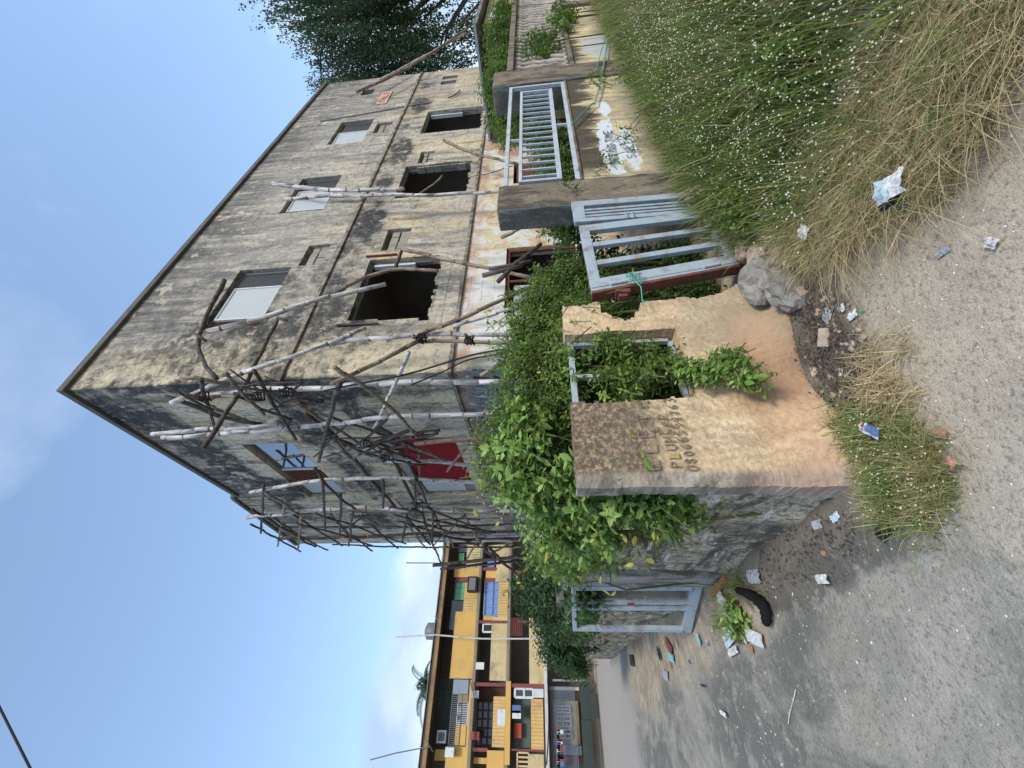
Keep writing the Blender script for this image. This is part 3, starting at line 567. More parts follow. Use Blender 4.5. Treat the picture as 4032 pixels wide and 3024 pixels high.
# ------------------------------------------------------------------ boundary wall, front run
WY = 2.2
def wob(a, s, k): return a*mn.noise(Vector((s[0]*k, s[1]*k, s[2]*k)))
def fmap(u, v, w_):
    y = WY+w_+wob(.004, (u, 9+w_*40, v), 34)
    if w_ < .01:
        y += wob(.012, (u, 1, v), 5)-.15*math.exp(-max(v, 0)/.15)*(.55+.45*math.sin(u*6.2+.6))-.16*math.exp(-((u-1.92)**2/.07+max(v, 0)**2/.035))
        if u < .985: y += (.985-u)*.7
    x = u+wob(.010, (u*1.3, 4, v), 4)+wob(.008, (u, 4+w_*9, v), 38)
    return (x-(.05*math.exp(-max(v, 0)/.25) if u < 1.0 else 0), y, v+wob(.010, (u, 7, v), 5)+wob(.008, (v, 7+w_*9, u), 36)-(.05 if v < 0 else 0))
def fsol(x, z):
    if 1.50+.008*math.sin(z*9)+wob(.012, (x, z, 7), 22) < x < 2.125 and z > .66+wob(.02, (x, z, 0), 9): return False
    r = 2.43+.015*math.sin(z*13)+wob(.03, (1, z, 0), 7)
    if .86 < z < 1.17: r = min(r, 2.22+abs(z-1.0)*.9+wob(.05, (x, z, 3), 16))
    if z < .45: r += .10*(1-z/.45)
    return x < r
FW = thing('boundary_wall', (1.7, WY, 0), 'orange rendered end of the boundary wall with pencilled writing and a square opening', 'wall')
grid_wall(rng_(.93, 2.62, .0155), rng_(-.1, 1.462, .0155), fsol, .15, fmap).build('wall_panel', ORANGE, FW, smooth=False)
# opening of the front run: blue steel frame and slats
f = MB(); f.box(1.515, 2.12, WY+.09, WY+.13, 1.40, 1.44); f.box(1.515, 1.545, WY+.09, WY+.13, .70, 1.399); f.box(2.085, 2.115, WY+.09, WY+.13, .70, 1.399); f.box(1.546, 2.084, WY+.09, WY+.13, .67, .70)
fr = f.build('grille_frame', BLUEP, FW)
for xx in (1.78,): box('grille_bar', BLUEP, fr, xx, xx+.03, WY+.095, WY+.125, .701, 1.399)
# writing
p1 = at(2590, 1845, 'y', WY); p2 = at(2725, 1822, 'y', WY); p3 = at(2752, 1842, 'y', WY)
INK = plain('charcoal_writing', (.16, .125, .10), .5, 60, dirt=((.38, .28, .18), .85))
e = 'ELETr'
write('handwriting', 'ELETr', (1.015, WY-.012, .985), (1, 0, -.02), (0, 0, 1), .085, .06, .045, .0065, INK, FW, (0, -1, 0), .12)
write('handwriting', '&', (1.24, WY-.012, .93), (1, 0, 0), (0, 0, 1), .06, .05, .02, .0065, INK, FW, (0, -1, 0))
write('handwriting', 'PLUMbeR', (1.025, WY-.012, .865), (1, 0, .02), (0, 0, 1), .06, .034, .020, .0065, INK, FW, (0, -1, 0), .12)
write('handwriting', '08066559763', (1.0, WY-.012, .78), (1, 0, .05), (0, 0, 1), .062, .030, .0165, .0065, INK, FW, (0, -1, 0), .12)
# return (left) run
LW = thing('boundary_wall', (.95, 3.4, 0), 'low sooty boundary wall with a wide window gap facing the street', 'wall')
def lmap(u, v, w_):
    x = .95+w_+(wob(.02, (3, u, v), 4)-.07*math.exp(-max(v, 0)/.12)*(.7+.3*math.sin(u*5)) if w_ < .01 else 0)
    return (x, u, v+wob(.02, (2, u, v), 5)-(.05 if v < 0 else 0))
def lsol(y, z):
    if 2.3 < y < 3.50+wob(.04, (z, 1, 1), 6) and z > .70+wob(.02, (y, z, 0), 6)-.02*(y-2.3): return False
    return y < 4.30 and z < 1.45+(.02 if y > 3.5 else 0)
_o = grid_wall(rng_(2.34, 4.32, .045), rng_(-.1, 1.47, .045), lsol, .15, lmap).build('wall_panel', LWALL, LW, smooth=True); sub(_o)
for k in range(9):   # chalky flakes still sticking to the return wall
    y_ = random.uniform(2.45, 3.3); z_ = random.uniform(.25, .6); n = 9
    pts = [(0.918-.004*k, y_+random.uniform(.08, .2)*math.cos(2*math.pi*i/n)*random.uniform(.6, 1), z_+.03*math.sin(2*math.pi*i/n)*random.uniform(.6, 1.2)) for i in range(n)]
f = MB(); f.bar((1.02, 2.42, .80), (1.02, 3.42, .72), .03, .05); f.bar((1.02, 2.45, 1.40), (1.02, 3.45, 1.40), .03, .04); f.build('grille_frame', BLUEP, LW)
GP = thing('gate_pillar', (.98, 4.58, 0), 'pale flaking gate pillar at the street side opening', 'pillar')
b = grid_wall(rng_(4.36, 4.82, .06), rng_(-.1, 1.48, .06), lambda a, c: True, .3, lambda u, v, w_: (.90+w_+wob(.01, (u, v, w_), 6), u+wob(.01, (v, u, 2), 7), v)); b.build('shaft', render_wall('pale_flaking_render', (.22, .20, .17), (.42, .39, .33), (.07, .07, .065), .8, 4), GP, bevel=.02)
box('cap', DARKR, GP, .87, 1.24, 4.33, 4.85, 1.482, 1.54, bevel=.012)
# street gate leaf, standing open
G2 = thing('street_gate', (.93, 5.0, 0), 'pale blue steel gate leaf standing open on the street side', 'gate')
A, B = Vector((.93, 4.98, 0)), Vector((.62, 5.78, -.01)); dd = (B-A).normalized(); nn = Vector((dd.y, -dd.x, 0))
def g2(s_, z): return A+dd*s_+Vector((0, 0, z))
Ln = (B-A).length
f = MB(); f.bar(g2(0, .12), g2(0, 1.40), .07, .05, nn); f.bar(g2(Ln, .12), g2(Ln, 1.40), .06, .05, nn); f.bar(g2(-.035, .10), g2(Ln+.03, .10), .05, .10); f.bar(g2(-.035, 1.42), g2(Ln+.03, 1.42), .05, .05); f.build('frame', BLUEP, G2)
for s_ in (.30, .42): MB().bar(g2(s_, .151), g2(s_, 1.394), .05, .03, nn).build('bar', BLUEP, G2)
MB().bar(g2(.30, .75), g2(.30, .82), .02, .07, nn).build('latch', RUST, G2)
# second leaf folded back inside the opening
G3 = thing('street_gate', (1.2, 5.6, 0), 'second blue gate leaf folded inside behind the open one', 'gate')
f = MB()
for q in (5.0, 5.45, 5.9): f.box(1.15, 1.19, q, q+.07, .1, 1.38)
f.build('bar', BLUEP, G3); box('rail', BLUEP, G3, 1.155, 1.185, 5.07, 5.9, .1, .17); box('rail', BLUEP, G3, 1.155, 1.185, 5.07, 5.9, 1.3, 1.37)
# far street wall with three little square vents
FWL = thing('boundary_wall', (.98, 11.5, -.2), 'far mouldy stretch of boundary wall with small white framed vents', 'wall')
vents = [(7.72, 1.18, 8.05, 1.42), (9.35, 1.18, 9.8, 1.44), (11.6, .85, 12.3, 1.12)]
grid_wall([6.15, 17.0]+[v[0] for v in vents]+[v[2] for v in vents]+rng_(6.15, 17, .5), [-.5, 1.5]+[v[1] for v in vents]+[v[3] for v in vents]+rng_(-.5, 1.5, .25), holes(vents), .16, lambda u, v, w_: (.92+w_+wob(.03, (u, v, 0), 1.5), u, v+(wob(.04, (u, 0, 0), 1.2) if v > 1.45 else 0))).build('wall_panel', LWALL, FWL)
for (a, b_, c_, d) in vents:
    f = MB(); x0, x1 = .87, 1.0; t = .05
    f.box(x0, x1, a-t, c_+t, d, d+t); f.box(x0, x1, a-t, c_+t, b_-t, b_); f.box(x0, x1, a-t, a, b_, d); f.box(x0, x1, c_, c_+t, b_, d); f.build('vent_frame', WFRAME, FWL)
GP2 = thing('gate_pillar', (1.0, 6.0, 0), 'broad grey pillar beyond the open street gate', 'pillar')
box('shaft', BLOCK, GP2, .95, 1.4, 5.85, 6.14, -.1, 1.5, bevel=.02); box('cap', DARKR, GP2, .9, 1.45, 5.8, 6.2, 1.502, 1.62, bevel=.02)

# ------------------------------------------------------------------ front gate leaf, louvred leaf, column
GT = thing('front_gate', (3.05, WY, 0), 'pale blue steel gate leaf with four open panels leaning at the front entrance', 'gate')
tl, bl, tr, br = Vector((3.48, WY-.01, 1.245)), Vector((3.55, WY-.02, .06)), Vector((2.57, WY-.03, 1.225)), Vector((2.76, WY-.05, .03))
def gp(s_, t_, o=0): a = tr.lerp(tl, s_); b = br.lerp(bl, s_); q = b.lerp(a, t_); return q+Vector((0, o, 0))
f = MB(); f.bar(gp(0.05, 0), gp(.05, 1), .10, .05, (0, 1, 0)); f.bar(gp(.95, 0), gp(.95, 1), .10, .05, (0, 1, 0)); f.bar(gp(.105, .965), gp(.895, .965), .05, .085); f.bar(gp(.105, .03), gp(.895, .03), .05, .07); f.build('frame', BLUEP, GT, bevel=.004)
for s_ in (.35, .65): MB().bar(gp(s_, .062), gp(s_, .928), .06, .04, (0, 1, 0)).build('bar', BLUEP, GT, bevel=.003)
MB().bar(gp(-.022, 0, .012), gp(-.022, 1.0, .012), .03, .055, (0, 1, 0)).build('inner_stile', BLUEP, GT, bevel=.003); MB().bar(gp(-.052, 0, .03), gp(-.052, 1.0, .03), .028, .09, (0, 1, 0)).build('hinge_stile', RUST, GT, bevel=.004)
for t_ in (.2, .82): MB().tube([gp(-.006, t_-.05, -.03), gp(-.006, t_+.05, -.03)], .012, 8).build('hinge', RAILP, GT)
lk = MB(); c = gp(-.10, .80, .03); lk.box(c.x-.05, c.x+.05, c.y-.03, c.y+.03, c.z-.035, c.z+.035); lk.box(c.x-.02, c.x+.02, c.y-.045, c.y+.045, c.z-.06, c.z+.055); lk.build('lock_box', RUST, GT, bevel=.004)
LG = thing('louvred_gate', (3.72, WY, .1), 'narrow pale blue gate leaf of close vertical bars beside the column', 'gate')
x0, x1 = 3.56, 3.93
f = MB(); f.box(x0, x0+.06, WY-.03, WY+.02, .12, 1.28); f.box(x1-.09, x1, WY-.03, WY+.02, .12, 1.29); f.box(x0+.061, x1-.091, WY-.03, WY+.02, 1.17, 1.285); f.box(x0+.061, x1-.091, WY-.03, WY+.02, .12, .2); f.build('frame', BLUEP, LG, bevel=.004)
for k in range(3): q = x0+.085+k*.055; box('bar', BLUEP, LG, q, q+.03, WY-.025, WY+.012, .201, 1.169, bevel=.003)
for zz in (.78, .72): MB().tube([Vector((x0+.02+.028*math.cos(a), WY-.04-.02*math.sin(a), zz+.03*math.sin(a))) for a in [i*math.pi/5 for i in range(-2, 8)]], .005, 6).build('ring', RAILP, LG)
CL = thing('gate_column', (4.18, 2.32, 0), 'tall brown grey column beside the front gate', 'pillar')
def colm(x0, x1, y0, y1, z1, mats, par):
    b = grid_wall(rng_(x0, x1, .07), rng_(-.1, z1, .07), lambda a, c: True, y1-y0, lambda u, v, w_: (u+wob(.012, (u, v, w_), 5), y0+w_+wob(.012, (v, u, w_+5), 5), v+wob(.01, (u, w_, v), 5)))
    me = b.mesh('shaft'); o = link('shaft', me, mats, par)
    for p_ in me.polygons:
        if abs(p_.normal.x) > .7 and len(mats) > 1: p_.material_index = 1  # side faces get the darker, pale-flecked render
    bv = o.modifiers.new('bevel', 'BEVEL'); bv.width = .015; bv.segments = 2; bv.limit_method = 'ANGLE'; bv.angle_limit = rad(50)
colm(3.945, 4.43, WY, 2.45, 2.05, [PILLAR, DARKR], CL)
# rail section
RW = thing('boundary_wall', (6, 2.3, 0), 'stained yellow boundary wall with white painted patches below the metal rail', 'wall')
grid_wall(rng_(4.432, 7.56, .16), rng_(-.1, 1.12, .12), lambda a, c: True, .2, lambda u, v, w_: (u, WY+.01+w_+(wob(.012, (u, v, 0), 4) if w_ < .01 else 0), v)).build('wall_panel', YELLOWW, RW, bevel=.01)
box('sill', PILLAR, RW, 4.434, 7.558, WY-.01, WY+.23, 1.122, 1.15, bevel=.008)
write('painted_words', 'DRYING TIME', (4.72, WY, .70), (1, 0, -.03), (0, 0, 1), .10, .062, .030, .012, plain('faded_black_paint', (.12, .12, .125), .4, 30), RW, (0, -1, 0), .05); write('painted_words', 'SALE', (4.82, WY, .50), (1, 0, -.03), (0, 0, 1), .10, .08, .045, .011, plain('very_faded_paint', (.24, .25, .25), .4, 30), RW, (0, -1, 0), .08)
GR = thing('metal_rail', (6, WY+.05, 1.15), 'chalky grey metal rail of sixteen upright bars set on the yellow wall', 'railing')
f = MB(); f.box(4.436, 7.52, WY+.0, WY+.05, 1.152, 1.20); f.box(4.436, 7.52, WY, WY+.05, 1.95, 2.0); f.box(7.47, 7.52, WY, WY+.05, 1.201, 1.949); f.build('outer_frame', RAILP, GR, bevel=.003)
f = MB(); f.box(4.50, 7.30, WY+.005, WY+.045, 1.345, 1.40); f.box(4.50, 7.30, WY+.005, WY+.045, 1.79, 1.83); f.box(4.50, 4.54, WY+.005, WY+.045, 1.401, 1.789); f.box(7.26, 7.30, WY+.005, WY+.045, 1.401, 1.789)
f.box(5.95, 5.98, WY+.01, WY+.04, 1.201, 1.344); f.box(5.60, 5.63, WY+.01, WY+.04, 1.831, 1.949); f.build('inner_frame', RAILP, GR, bevel=.003)
for k in range(16): q = 4.62+k*.165; box('upright_bar', RAILP, GR, q, q+.022, WY+.012, WY+.036, 1.401, 1.789)
P2 = thing('gate_column', (7.85, 2.35, 0), 'broad stained wall pillar between the metal rail and the balusters', 'pillar'); colm(7.57, 8.24, WY-.02, 2.6, 2.27, [PILLAR, DARKR], P2)
# baluster section
BW = thing('balustrade', (11, 2.3, 0), 'row of vase shaped concrete balusters on the yellow wall', 'balustrade')
grid_wall(rng_(8.25, 16, .3), rng_(-.1, .93, .15), lambda a, c: True, .2, lambda u, v, w_: (u, WY+.01+w_, v)).build('wall_panel', YELLOWW, BW)
box('bottom_rail', PILLAR, BW, 8.25, 16, WY-.02, WY+.22, .932, 1.0, bevel=.01); box('top_rail', PILLAR, BW, 8.25, 16, WY-.03, WY+.2, 1.95, 2.06, bevel=.01)
box('pilaster', PILLAR, BW, 12.2, 12.5, WY-.05, WY+.005, -.1, .93)
bal = MB().lathe((0, 0, 0), [(0, .06), (.06, .06), (.08, .035), (.25, .055), (.38, .038), (.44, .05), (.50, .038), (.62, .055), (.8, .035), (.86, .06), (.95, .06)], 9).mesh('baluster')
bal.materials.append(render_wall('pale_baluster_render', (.34, .30, .25), (.52, .47, .40), (.10, .09, .08), .7, 6)); bal.polygons.foreach_set('use_smooth', [True]*len(bal.polygons))
for k in range(32):
    o = bpy.data.objects.new('baluster', bal); COL.objects.link(o); o.parent = BW; o.location = Vector((8.42+k*.235, WY+.09, 1.0))-BW.location
# annex canopy between wall and building
AN = thing('annex', (15.5, 3.7, 0), 'low yellow annex with a jutting concrete roof slab behind the balusters', 'building')
YEL = render_wall('annex_yellow_render', (.30, .25, .15), (.46, .37, .20), (.10, .09, .07), .8, 2)
box('wall', YEL, AN, 13.6, 18.5, 2.55, 4.9, -.1, 2.84); box('roof_slab', DARKR, AN, 12.7, 19, 2.35, 4.98, 2.91, 3.0, bevel=.01)
MB().bar((12.66, 2.3, 2.98), (12.66, 4.98, 2.98), .03, .06).build('drip_edge', RAILP, AN)
box('white_poster', WFRAME, AN, 13.59, 13.57, 2.7, 3.3, 2.2, 2.7); box('white_poster', WFRAME, AN, 13.9, 14.6, 2.545, 2.53, 2.25, 2.7)

# ------------------------------------------------------------------ bamboo
def smooth(pts, n=3):
    pts = [Vector(p) for p in pts]
    if len(pts) < 3: return pts
    out = []
    for i in range(len(pts)-1):
        p0, p1, p2, p3 = pts[max(i-1, 0)], pts[i], pts[i+1], pts[min(i+2, len(pts)-1)]
        for k in range(n):
            t = k/n; out.append(.5*((2*p1)+(-p0+p2)*t+(2*p0-5*p1+4*p2-p3)*t*t+(-p0+3*p1-3*p2+p3)*t**3))
    return out+[pts[-1]]
def bam(pts, r=.045, mat=BAMP, name='bamboo_pole', parent=None, nodes=True, taper=.8):
    pts = smooth(pts); L = sum((b-a).length for a, b in zip(pts, pts[1:])); step = .42 if nodes else .25
    # resample
    r *= .82; out, rr, nd = [], [], []; kink = Vector((0, 0, 0)); pos = 0; seg = 0; acc = 0
    def P(s_):
        a = 0
        for p0, p1 in zip(pts, pts[1:]):
            l = (p1-p0).length
            if a+l >= s_: return p0.lerp(p1, (s_-a)/max(l, 1e-6))
            a += l
        return pts[-1].copy()
    s_ = 0; k = random.uniform(.1, .28)
    ss = [(0, 1, 0)]
    while k < L-.03:
        ss += [(k-.02, 1, 0), (k-.005, 1.03, 1), (k, 1.08, 1), (k+.005, 1.03, 0), (k+.02, 1, 0)] if nodes else [(k, random.uniform(.88, 1.12), 0)]
        k += step*random.uniform(.55, 1.35)
    ss.append((L, 1, 0)); wobv = Vector((random.uniform(-1, 1), random.uniform(-1, 1), random.uniform(-1, 1)))*.012
    for q, (a, kr, n_) in enumerate(ss):
        t = a/max(L, .01)
        if kr != 1: kink = kink*.6+Vector((random.gauss(0, 1), random.gauss(0, 1), 0))*(.007 if nodes else .012)
        p_ = P(a)+wobv*math.sin(a*4)+kink; out.append(p_); rr.append(r*kr*(1-(1-taper)*t)); nd.append(n_)
    b = MB(); b.tube(out, rr, 7, nodes=nd); return b.build(name, [mat, NODE], parent, smooth=True)
XS, YS = 3.55, 4.42      # scaffold stands ~.6 m off the walls
SC = thing('bamboo_scaffold', (3.6, 8, 0), 'dense rickety bamboo scaffold lashed against the left facade and corner', 'scaffold')
def pl(pts, ax, v, **k): return bam([at(x, y, ax, v) for x, y in pts], parent=SC, **k)
def down(pts, ax, v): # carry a standard down to the ground
    a, b = at(*pts[-2], ax, v), at(*pts[-1], ax, v); q = b.copy(); q.z = .0; d = (b-a); q.x += d.x/abs(d.z)*b.z*.3; q.y += d.y/abs(d.z)*b.z*.3
    return [at(x, y, ax, v) for x, y in pts]+[q]
def std(pts, ax, v, **k): return bam(down(pts, ax, v), parent=SC, **k)
X, Y = 'x', 'y'
std([(672, 1589), (961, 1463), (1100, 1418), (1269, 1360), (1443, 1289)], Y, 4.35, r=.05) if False else pl([(672, 1589), (961, 1463), (1100, 1418), (1269, 1360), (1443, 1289)], Y, 4.35, r=.05)
std([(1277, 1352), (1512, 1331), (1651, 1319), (1814, 1316), (2100, 1316)], Y, 4.42, r=.05)
std([(1645, 1346), (2060, 1346)], Y, 4.5, r=.04, mat=BAMB)
pl([(1645, 1343), (1500, 1418), (1301, 1509)], Y, 4.3, r=.045, mat=BAMB)
pl([(1651, 1310), (1765, 1274), (2100, 1123)], Y, 4.3, r=.045, mat=BAMB); pl([(1783, 1286), (2100, 1189)], Y, 4.36, r=.04)
pl([(2100, 1352), (1892, 1479)], Y, 4.3, r=.045, mat=BAMB)
pl([(800, 1765), (956, 1523), (1076, 1300), (1095, 1252)], Y, 4.42, r=.042, mat=BAMD, nodes=False)
pl([(1092, 1250), (1132, 1262)], Y, 4.36, r=.03, mat=BAMD, nodes=False)
pl([(884, 1103), (783, 1312), (800, 1422), (857, 1495)], Y, 4.42, r=.05, mat=BAMD, nodes=False); pl([(757, 1308), (812, 1342)], Y, 4.36, r=.035, mat=BAMD, nodes=False)
pl([(710, 1485), (790, 1497), (900, 1520)], X, XS, r=.04, mat=BAMB)
std([(740, 1570), (974, 1536), (1150, 1530), (1331, 1527), (1597, 1503), (1850, 1505)], X, XS, r=.055)
std([(640, 1722), (841, 1710), (1143, 1686), (1422, 1656), (1645, 1638), (1874, 1632), (1994, 1632)], X, 3.4, r=.052)
pl([(600, 1710), (799, 1692), (938, 1686), (1095, 1671)], X, 3.46, r=.05); pl([(739, 1568), (889, 1562), (1034, 1571)], X, 3.46, r=.04, mat=BAMB)
pl([(648, 1559), (811, 1613), (889, 1643), (1034, 1668)], X, 3.6, r=.05, mat=BAMD, nodes=False); pl([(823, 1600), (974, 1656)], X, 3.7, r=.04, mat=BAMB)
pl([(793, 1493), (841, 1692)], X, 3.36, r=.035, mat=BAMD, nodes=False); pl([(889, 1469), (938, 1529), (1040, 1632)], X, 3.3, r=.035, mat=BAMB)
pl([(998, 1457), (1058, 1560), (1125, 1668), (1167, 1731)], X, 3.36, r=.035, mat=BAMD, nodes=False)
pl([(1316, 1445), (1368, 1485), (1446, 1533), (1554, 1623), (1639, 1714)], X, 3.3, r=.04, mat=BAMB); pl([(1336, 1511), (1294, 1662), (1254, 1813)], X, 3.3, r=.045, mat=BAMD, nodes=False)
pl([(1609, 1388), (1530, 1569), (1500, 1635), (1440, 1732)], X, 3.46, r=.035); pl([(1161, 1692), (1336, 1734), (1400, 1760)], X, 3.6, r=.05, mat=BAMD, nodes=False)
pl([(1203, 1626), (1294, 1698), (1360, 1760)], X, 3.7, r=.05, mat=BAMD, nodes=False); pl([(1139, 1563), (1271, 1653), (1416, 1744)], X, 3.62, r=.04, mat=BAMB)
pl([(1463, 1674), (1602, 1746), (1765, 1819)], X, 3.5, r=.045, mat=BAMB); pl([(1494, 1684), (1639, 1760)], X, 3.4, r=.04, mat=BAMD, nodes=False)
pl([(1452, 1756), (1608, 1700)], X, 3.36, r=.045, mat=BAMD, nodes=False)
std([(1632, 1749), (1873, 1728)], X, 3.5, r=.05, mat=BAMB); std([(1523, 1815), (1638, 1813), (1891, 1834)], X, 3.45, r=.05)
std([(986, 1939), (1143, 1909), (1300, 1888), (1505, 1882), (1632, 1885), (1950, 1903)], X, 3.45, r=.05)
pl([(1239, 1843), (1269, 1891), (1342, 1963), (1400, 2005)], X, 3.4, r=.04, mat=BAMD, nodes=False); pl([(1849, 1746), (1761, 1855)], X, 3.4, r=.04, mat=BAMB)
pl([(1611, 1819), (1674, 1957), (1692, 2000)], X, 3.4, r=.04, mat=BAMD, nodes=False); pl([(1653, 1776), (1650, 1885)], X, 3.5, r=.035, mat=BAMB)
pl([(1396, 1807), (1469, 1903), (1560, 2000)], X, 3.5, r=.045, mat=BAMD, nodes=False); pl([(1553, 1819), (1638, 1994)], X, 3.5, r=.05, mat=BAMD, nodes=False)
std([(965, 2039), (1143, 2018), (1400, 2000), (1638, 2006), (1891, 2012)], X, 3.45, r=.06); std([(1300, 2008), (1638, 2014), (1880, 2020)], X, 3.52, r=.05, mat=BAMB)
std([(1100, 2120), (1300, 2117), (1511, 2111), (1644, 2102)], X, 3.5, r=.06, mat=BAMD); std([(1674, 2099), (1831, 2123), (1950, 2120)], X, 3.5, r=.055, mat=BAMD)
for a, b_ in (((1037, 1909), (1028, 2096)), ((1125, 1963), (1094, 2150)), ((1188, 2021), (1173, 2165)), ((1272, 1891), (1281, 2090)), ((1342, 1948), (1339, 2090)), ((1390, 2018), (1372, 2147)),
              ((1508, 1891), (1508, 2000)), ((1602, 2030), (1583, 2138)), ((1635, 1885), (1635, 2018)), ((1707, 2018), (1701, 2144)), ((1749, 2114), (1746, 2229)), ((1046, 1939), (1203, 2042)),
              ((992, 2005), (1242, 2153)), ((1302, 2024), (1384, 2126)), ((1602, 2036), (1695, 2144)), ((1656, 2012), (1701, 2132)), ((1707, 2018), (1752, 2114)), ((1680, 2048), (1891, 2048)),
              ((1686, 2048), (1951, 2096)), ((1704, 2144), (1740, 2223)), ((1885, 2120), (1837, 2205)), ((1440, 2040), (1500, 2075)), ((1782, 2000), (1897, 2018)), ((1905, 2160), (2020, 2250))):
    pl([a, b_], X, random.uniform(3.36, 3.46), r=.042, mat=random.choice([BAMD, BAMD, BAMB]), nodes=False)
for zz in (9.7, 8.9, 8.1, 7.3, 6.4, 5.5, 4.6, 3.8):
    y0 = random.uniform(9.4, 10.2); y1 = random.uniform(12.3, 13.2); bam([(3.42, y0, zz+random.uniform(-.15, .15)), (3.40, (y0+y1)/2, zz), (3.42, y1, zz+random.uniform(-.2, .2))], parent=SC, r=.035, mat=random.choice([BAMD, BAMB]), nodes=False)
for yy in (10.6, 11.6, 12.6): bam([(3.5, yy, 0), (3.46, yy+random.uniform(-.2, .2), 5), (3.5, yy+random.uniform(-.2, .2), random.uniform(8.2, 9.8))], parent=SC, r=.035, mat=random.choice([BAMD, BAMB, BAMP]))
for k in range(7): y0 = random.uniform(9.2, 10.6); z0 = random.uniform(3.5, 8.5); bam([(3.38, y0, z0), (3.38, y0+random.uniform(1.5, 2.8), z0+random.choice([-1, 1])*random.uniform(1, 2))], parent=SC, r=.03, mat=BAMD, nodes=False)
# dark lashings at the busiest joints
for (x_, y_, n, s_) in ((1440, 1745, 13, .5), (1520, 1800, 8, .36), (1020, 1560, 5, .3), (800, 1560, 4, .25), (1655, 1715, 6, .2), (1130, 1545, 8, .3), (1640, 1990, 7, .35), (1660, 1330, 5, .12), (1850, 1340, 4, .1)):
    c = at(x_, y_, X, 3.36) if y_ > 1400 else at(x_, y_, Y, 4.3)
    for k in range(n):
        a = c+Vector((random.uniform(-.06, .06), random.gauss(0, s_*.5), random.gauss(0, s_*.5))); q_ = random.choice([.9, 1.2, 2.2, 2.4])+random.gauss(0, .25); d = Vector((random.uniform(-.2, .2), math.cos(q_), math.sin(q_))).normalized()*random.uniform(.10, .45)*(s_/.3)
        bam([a-d, a+d], r=random.uniform(.012, .035), mat=BAMD, name='lashed_stick', parent=SC, nodes=False)
    b = MB()
    for k in range(3): b.tube([c+Vector((.07*math.cos(t), .06*math.sin(t), .05*(k-1)+.02*math.sin(2*t))) for t in [i*.7 for i in range(10)]], .012, 4)
    b.build('rope_lashing', ROPE_SHADE, SC)
# far post of the scaffold beyond the building corner
FP = thing('scaffold_post', (3.2, 15, 0), 'bundle of dark bamboo posts standing free beyond the far end of the left facade', 'pole')
for pts, r in (([(1706, 2226), (1903, 2205), (2060, 2192)], .07), ([(1735, 2240), (1903, 2222), (2030, 2210)], .06), ([(1600, 2216), (1722, 2217), (1760, 2219)], .02), ([(1925, 2155), (2020, 2250), (2090, 2290)], .05), ([(1930, 2180), (2010, 2140)], .04)):
    P_ = [at(x, y, X, 3.3) for x, y in pts]; P_.append(Vector((P_[-1].x, P_[-1].y, 0))) if len(pts) > 2 and r > .055 else None
    bam(P_, r=r, mat=BAMD, parent=FP, name='bamboo_pole')
# single poles leaning on the right facade
def lone(pts, v, r, mat, label, nodes=True, ground=False, bases=None, ax=Y):
    P_ = [at(x, y, ax, v) for x, y in pts]
    if ground: q = P_[-1].copy(); d = P_[-1]-P_[-2]; q += d*(q.z/abs(d.z)); q.z = 0; P_.append(q)
    o = bam(P_, r=r, mat=mat, nodes=nodes); tag(o, label, 'pole', 'single poles leaning on the right facade'); return o
lone([(1075, 723), (1320, 750), (1591, 741)], 4.7, .07, BAMP, 'long bleached bamboo pole crossing the middle top floor window')
lone([(1124, 784), (1325, 771), (1542, 768), (1741, 768), (1964, 750)], 4.55, .055, BAMP, 'tall upright bleached bamboo pole rising behind the brown gate column', ground=True)
lone([(818, 1305), (1000, 1262), (1108, 1228), (1229, 1189), (1386, 1147), (1518, 1117)], 4.5, .06, BAMP, 'long bleached bamboo pole slanting from the first top window to the big broken window')
lone([(1328, 1147), (1524, 1063), (1726, 1069)], 4.55, .05, BAMB, 'bent bamboo pole ending inside the big broken window')
lone([(1558, 1051), (1582, 984)], 4.5, .045, BAMD, 'short dark stick crossing the right side of the big broken window', nodes=False)
lone([(1582, 981), (1784, 1027), (1952, 1063)], 4.45, .045, BAMB, 'dark pole slanting down from the broken window past the lower course', ground=True)
lone([(1404, 362), (1621, 259), (1868, 90), (1964, 12), (2010, -20)], 4.6, .06, BAMB, 'upper of the two long poles at the far right end of the facade')
lone([(1460, 338), (1753, 175), (1860, 118)], 4.75, .06, BAMP, 'lower paler of the two long poles at the far right end of the facade')
lone([(1747, 552), (1856, 603), (1988, 633), (2037, 651)], 4.5, .05, BAMB, 'short knotted pole leaning between the second and third broken windows')
lone([(1741, 693), (1645, 765)], YB+.1, .04, BAMB, 'loose stick hanging inside the middle broken window', nodes=False)
lone([(1870, 690), (2020, 655)], 4.5, .015, BAMB, 'thin rusty rod standing above the metal rail', nodes=False)
for a, b_, r, lb_ in (((1960, 1110), (2130, 960), .05, 'topmost and longest charred stick slanting across the ground floor window'), ((1900, 1085), (2060, 1040), .05, 'charred stick jutting farthest up and left from the heap at the ground floor window'), ((1925, 1060), (2095, 1020), .04, 'thinnest charred stick in the heap at the ground floor window')):
    o = bam([at(*a, Y, 4.2), at(*b_, Y, 4.1)], r=r, mat=BAMD, nodes=False, name='charred_stick'); tag(o, lb_, 'stick', 'charred sticks at the window')
o = bam([at(1975, 935, Y, 3.8), at(2060, 890, Y, 3.6)], r=.04, mat=BAMB, name='bamboo_stump'); tag(o, 'short broken bamboo stump behind the gate column', 'stick')
def cable(name, pts, ax, v, r, mat, label, cat):
    o = MB().tube(smooth([at(x, y, ax, v) for x, y in pts], 5), r, 5).build(name, mat); tag(o, label, cat)
cable('cable', [(1100, 1590), (1163, 1569), (1331, 1527), (1603, 1473), (1850, 1400), (1988, 1375)], Y, 4.2, .014, ROPE_SHADE, 'black cable sagging across the corner of the building', 'cable')
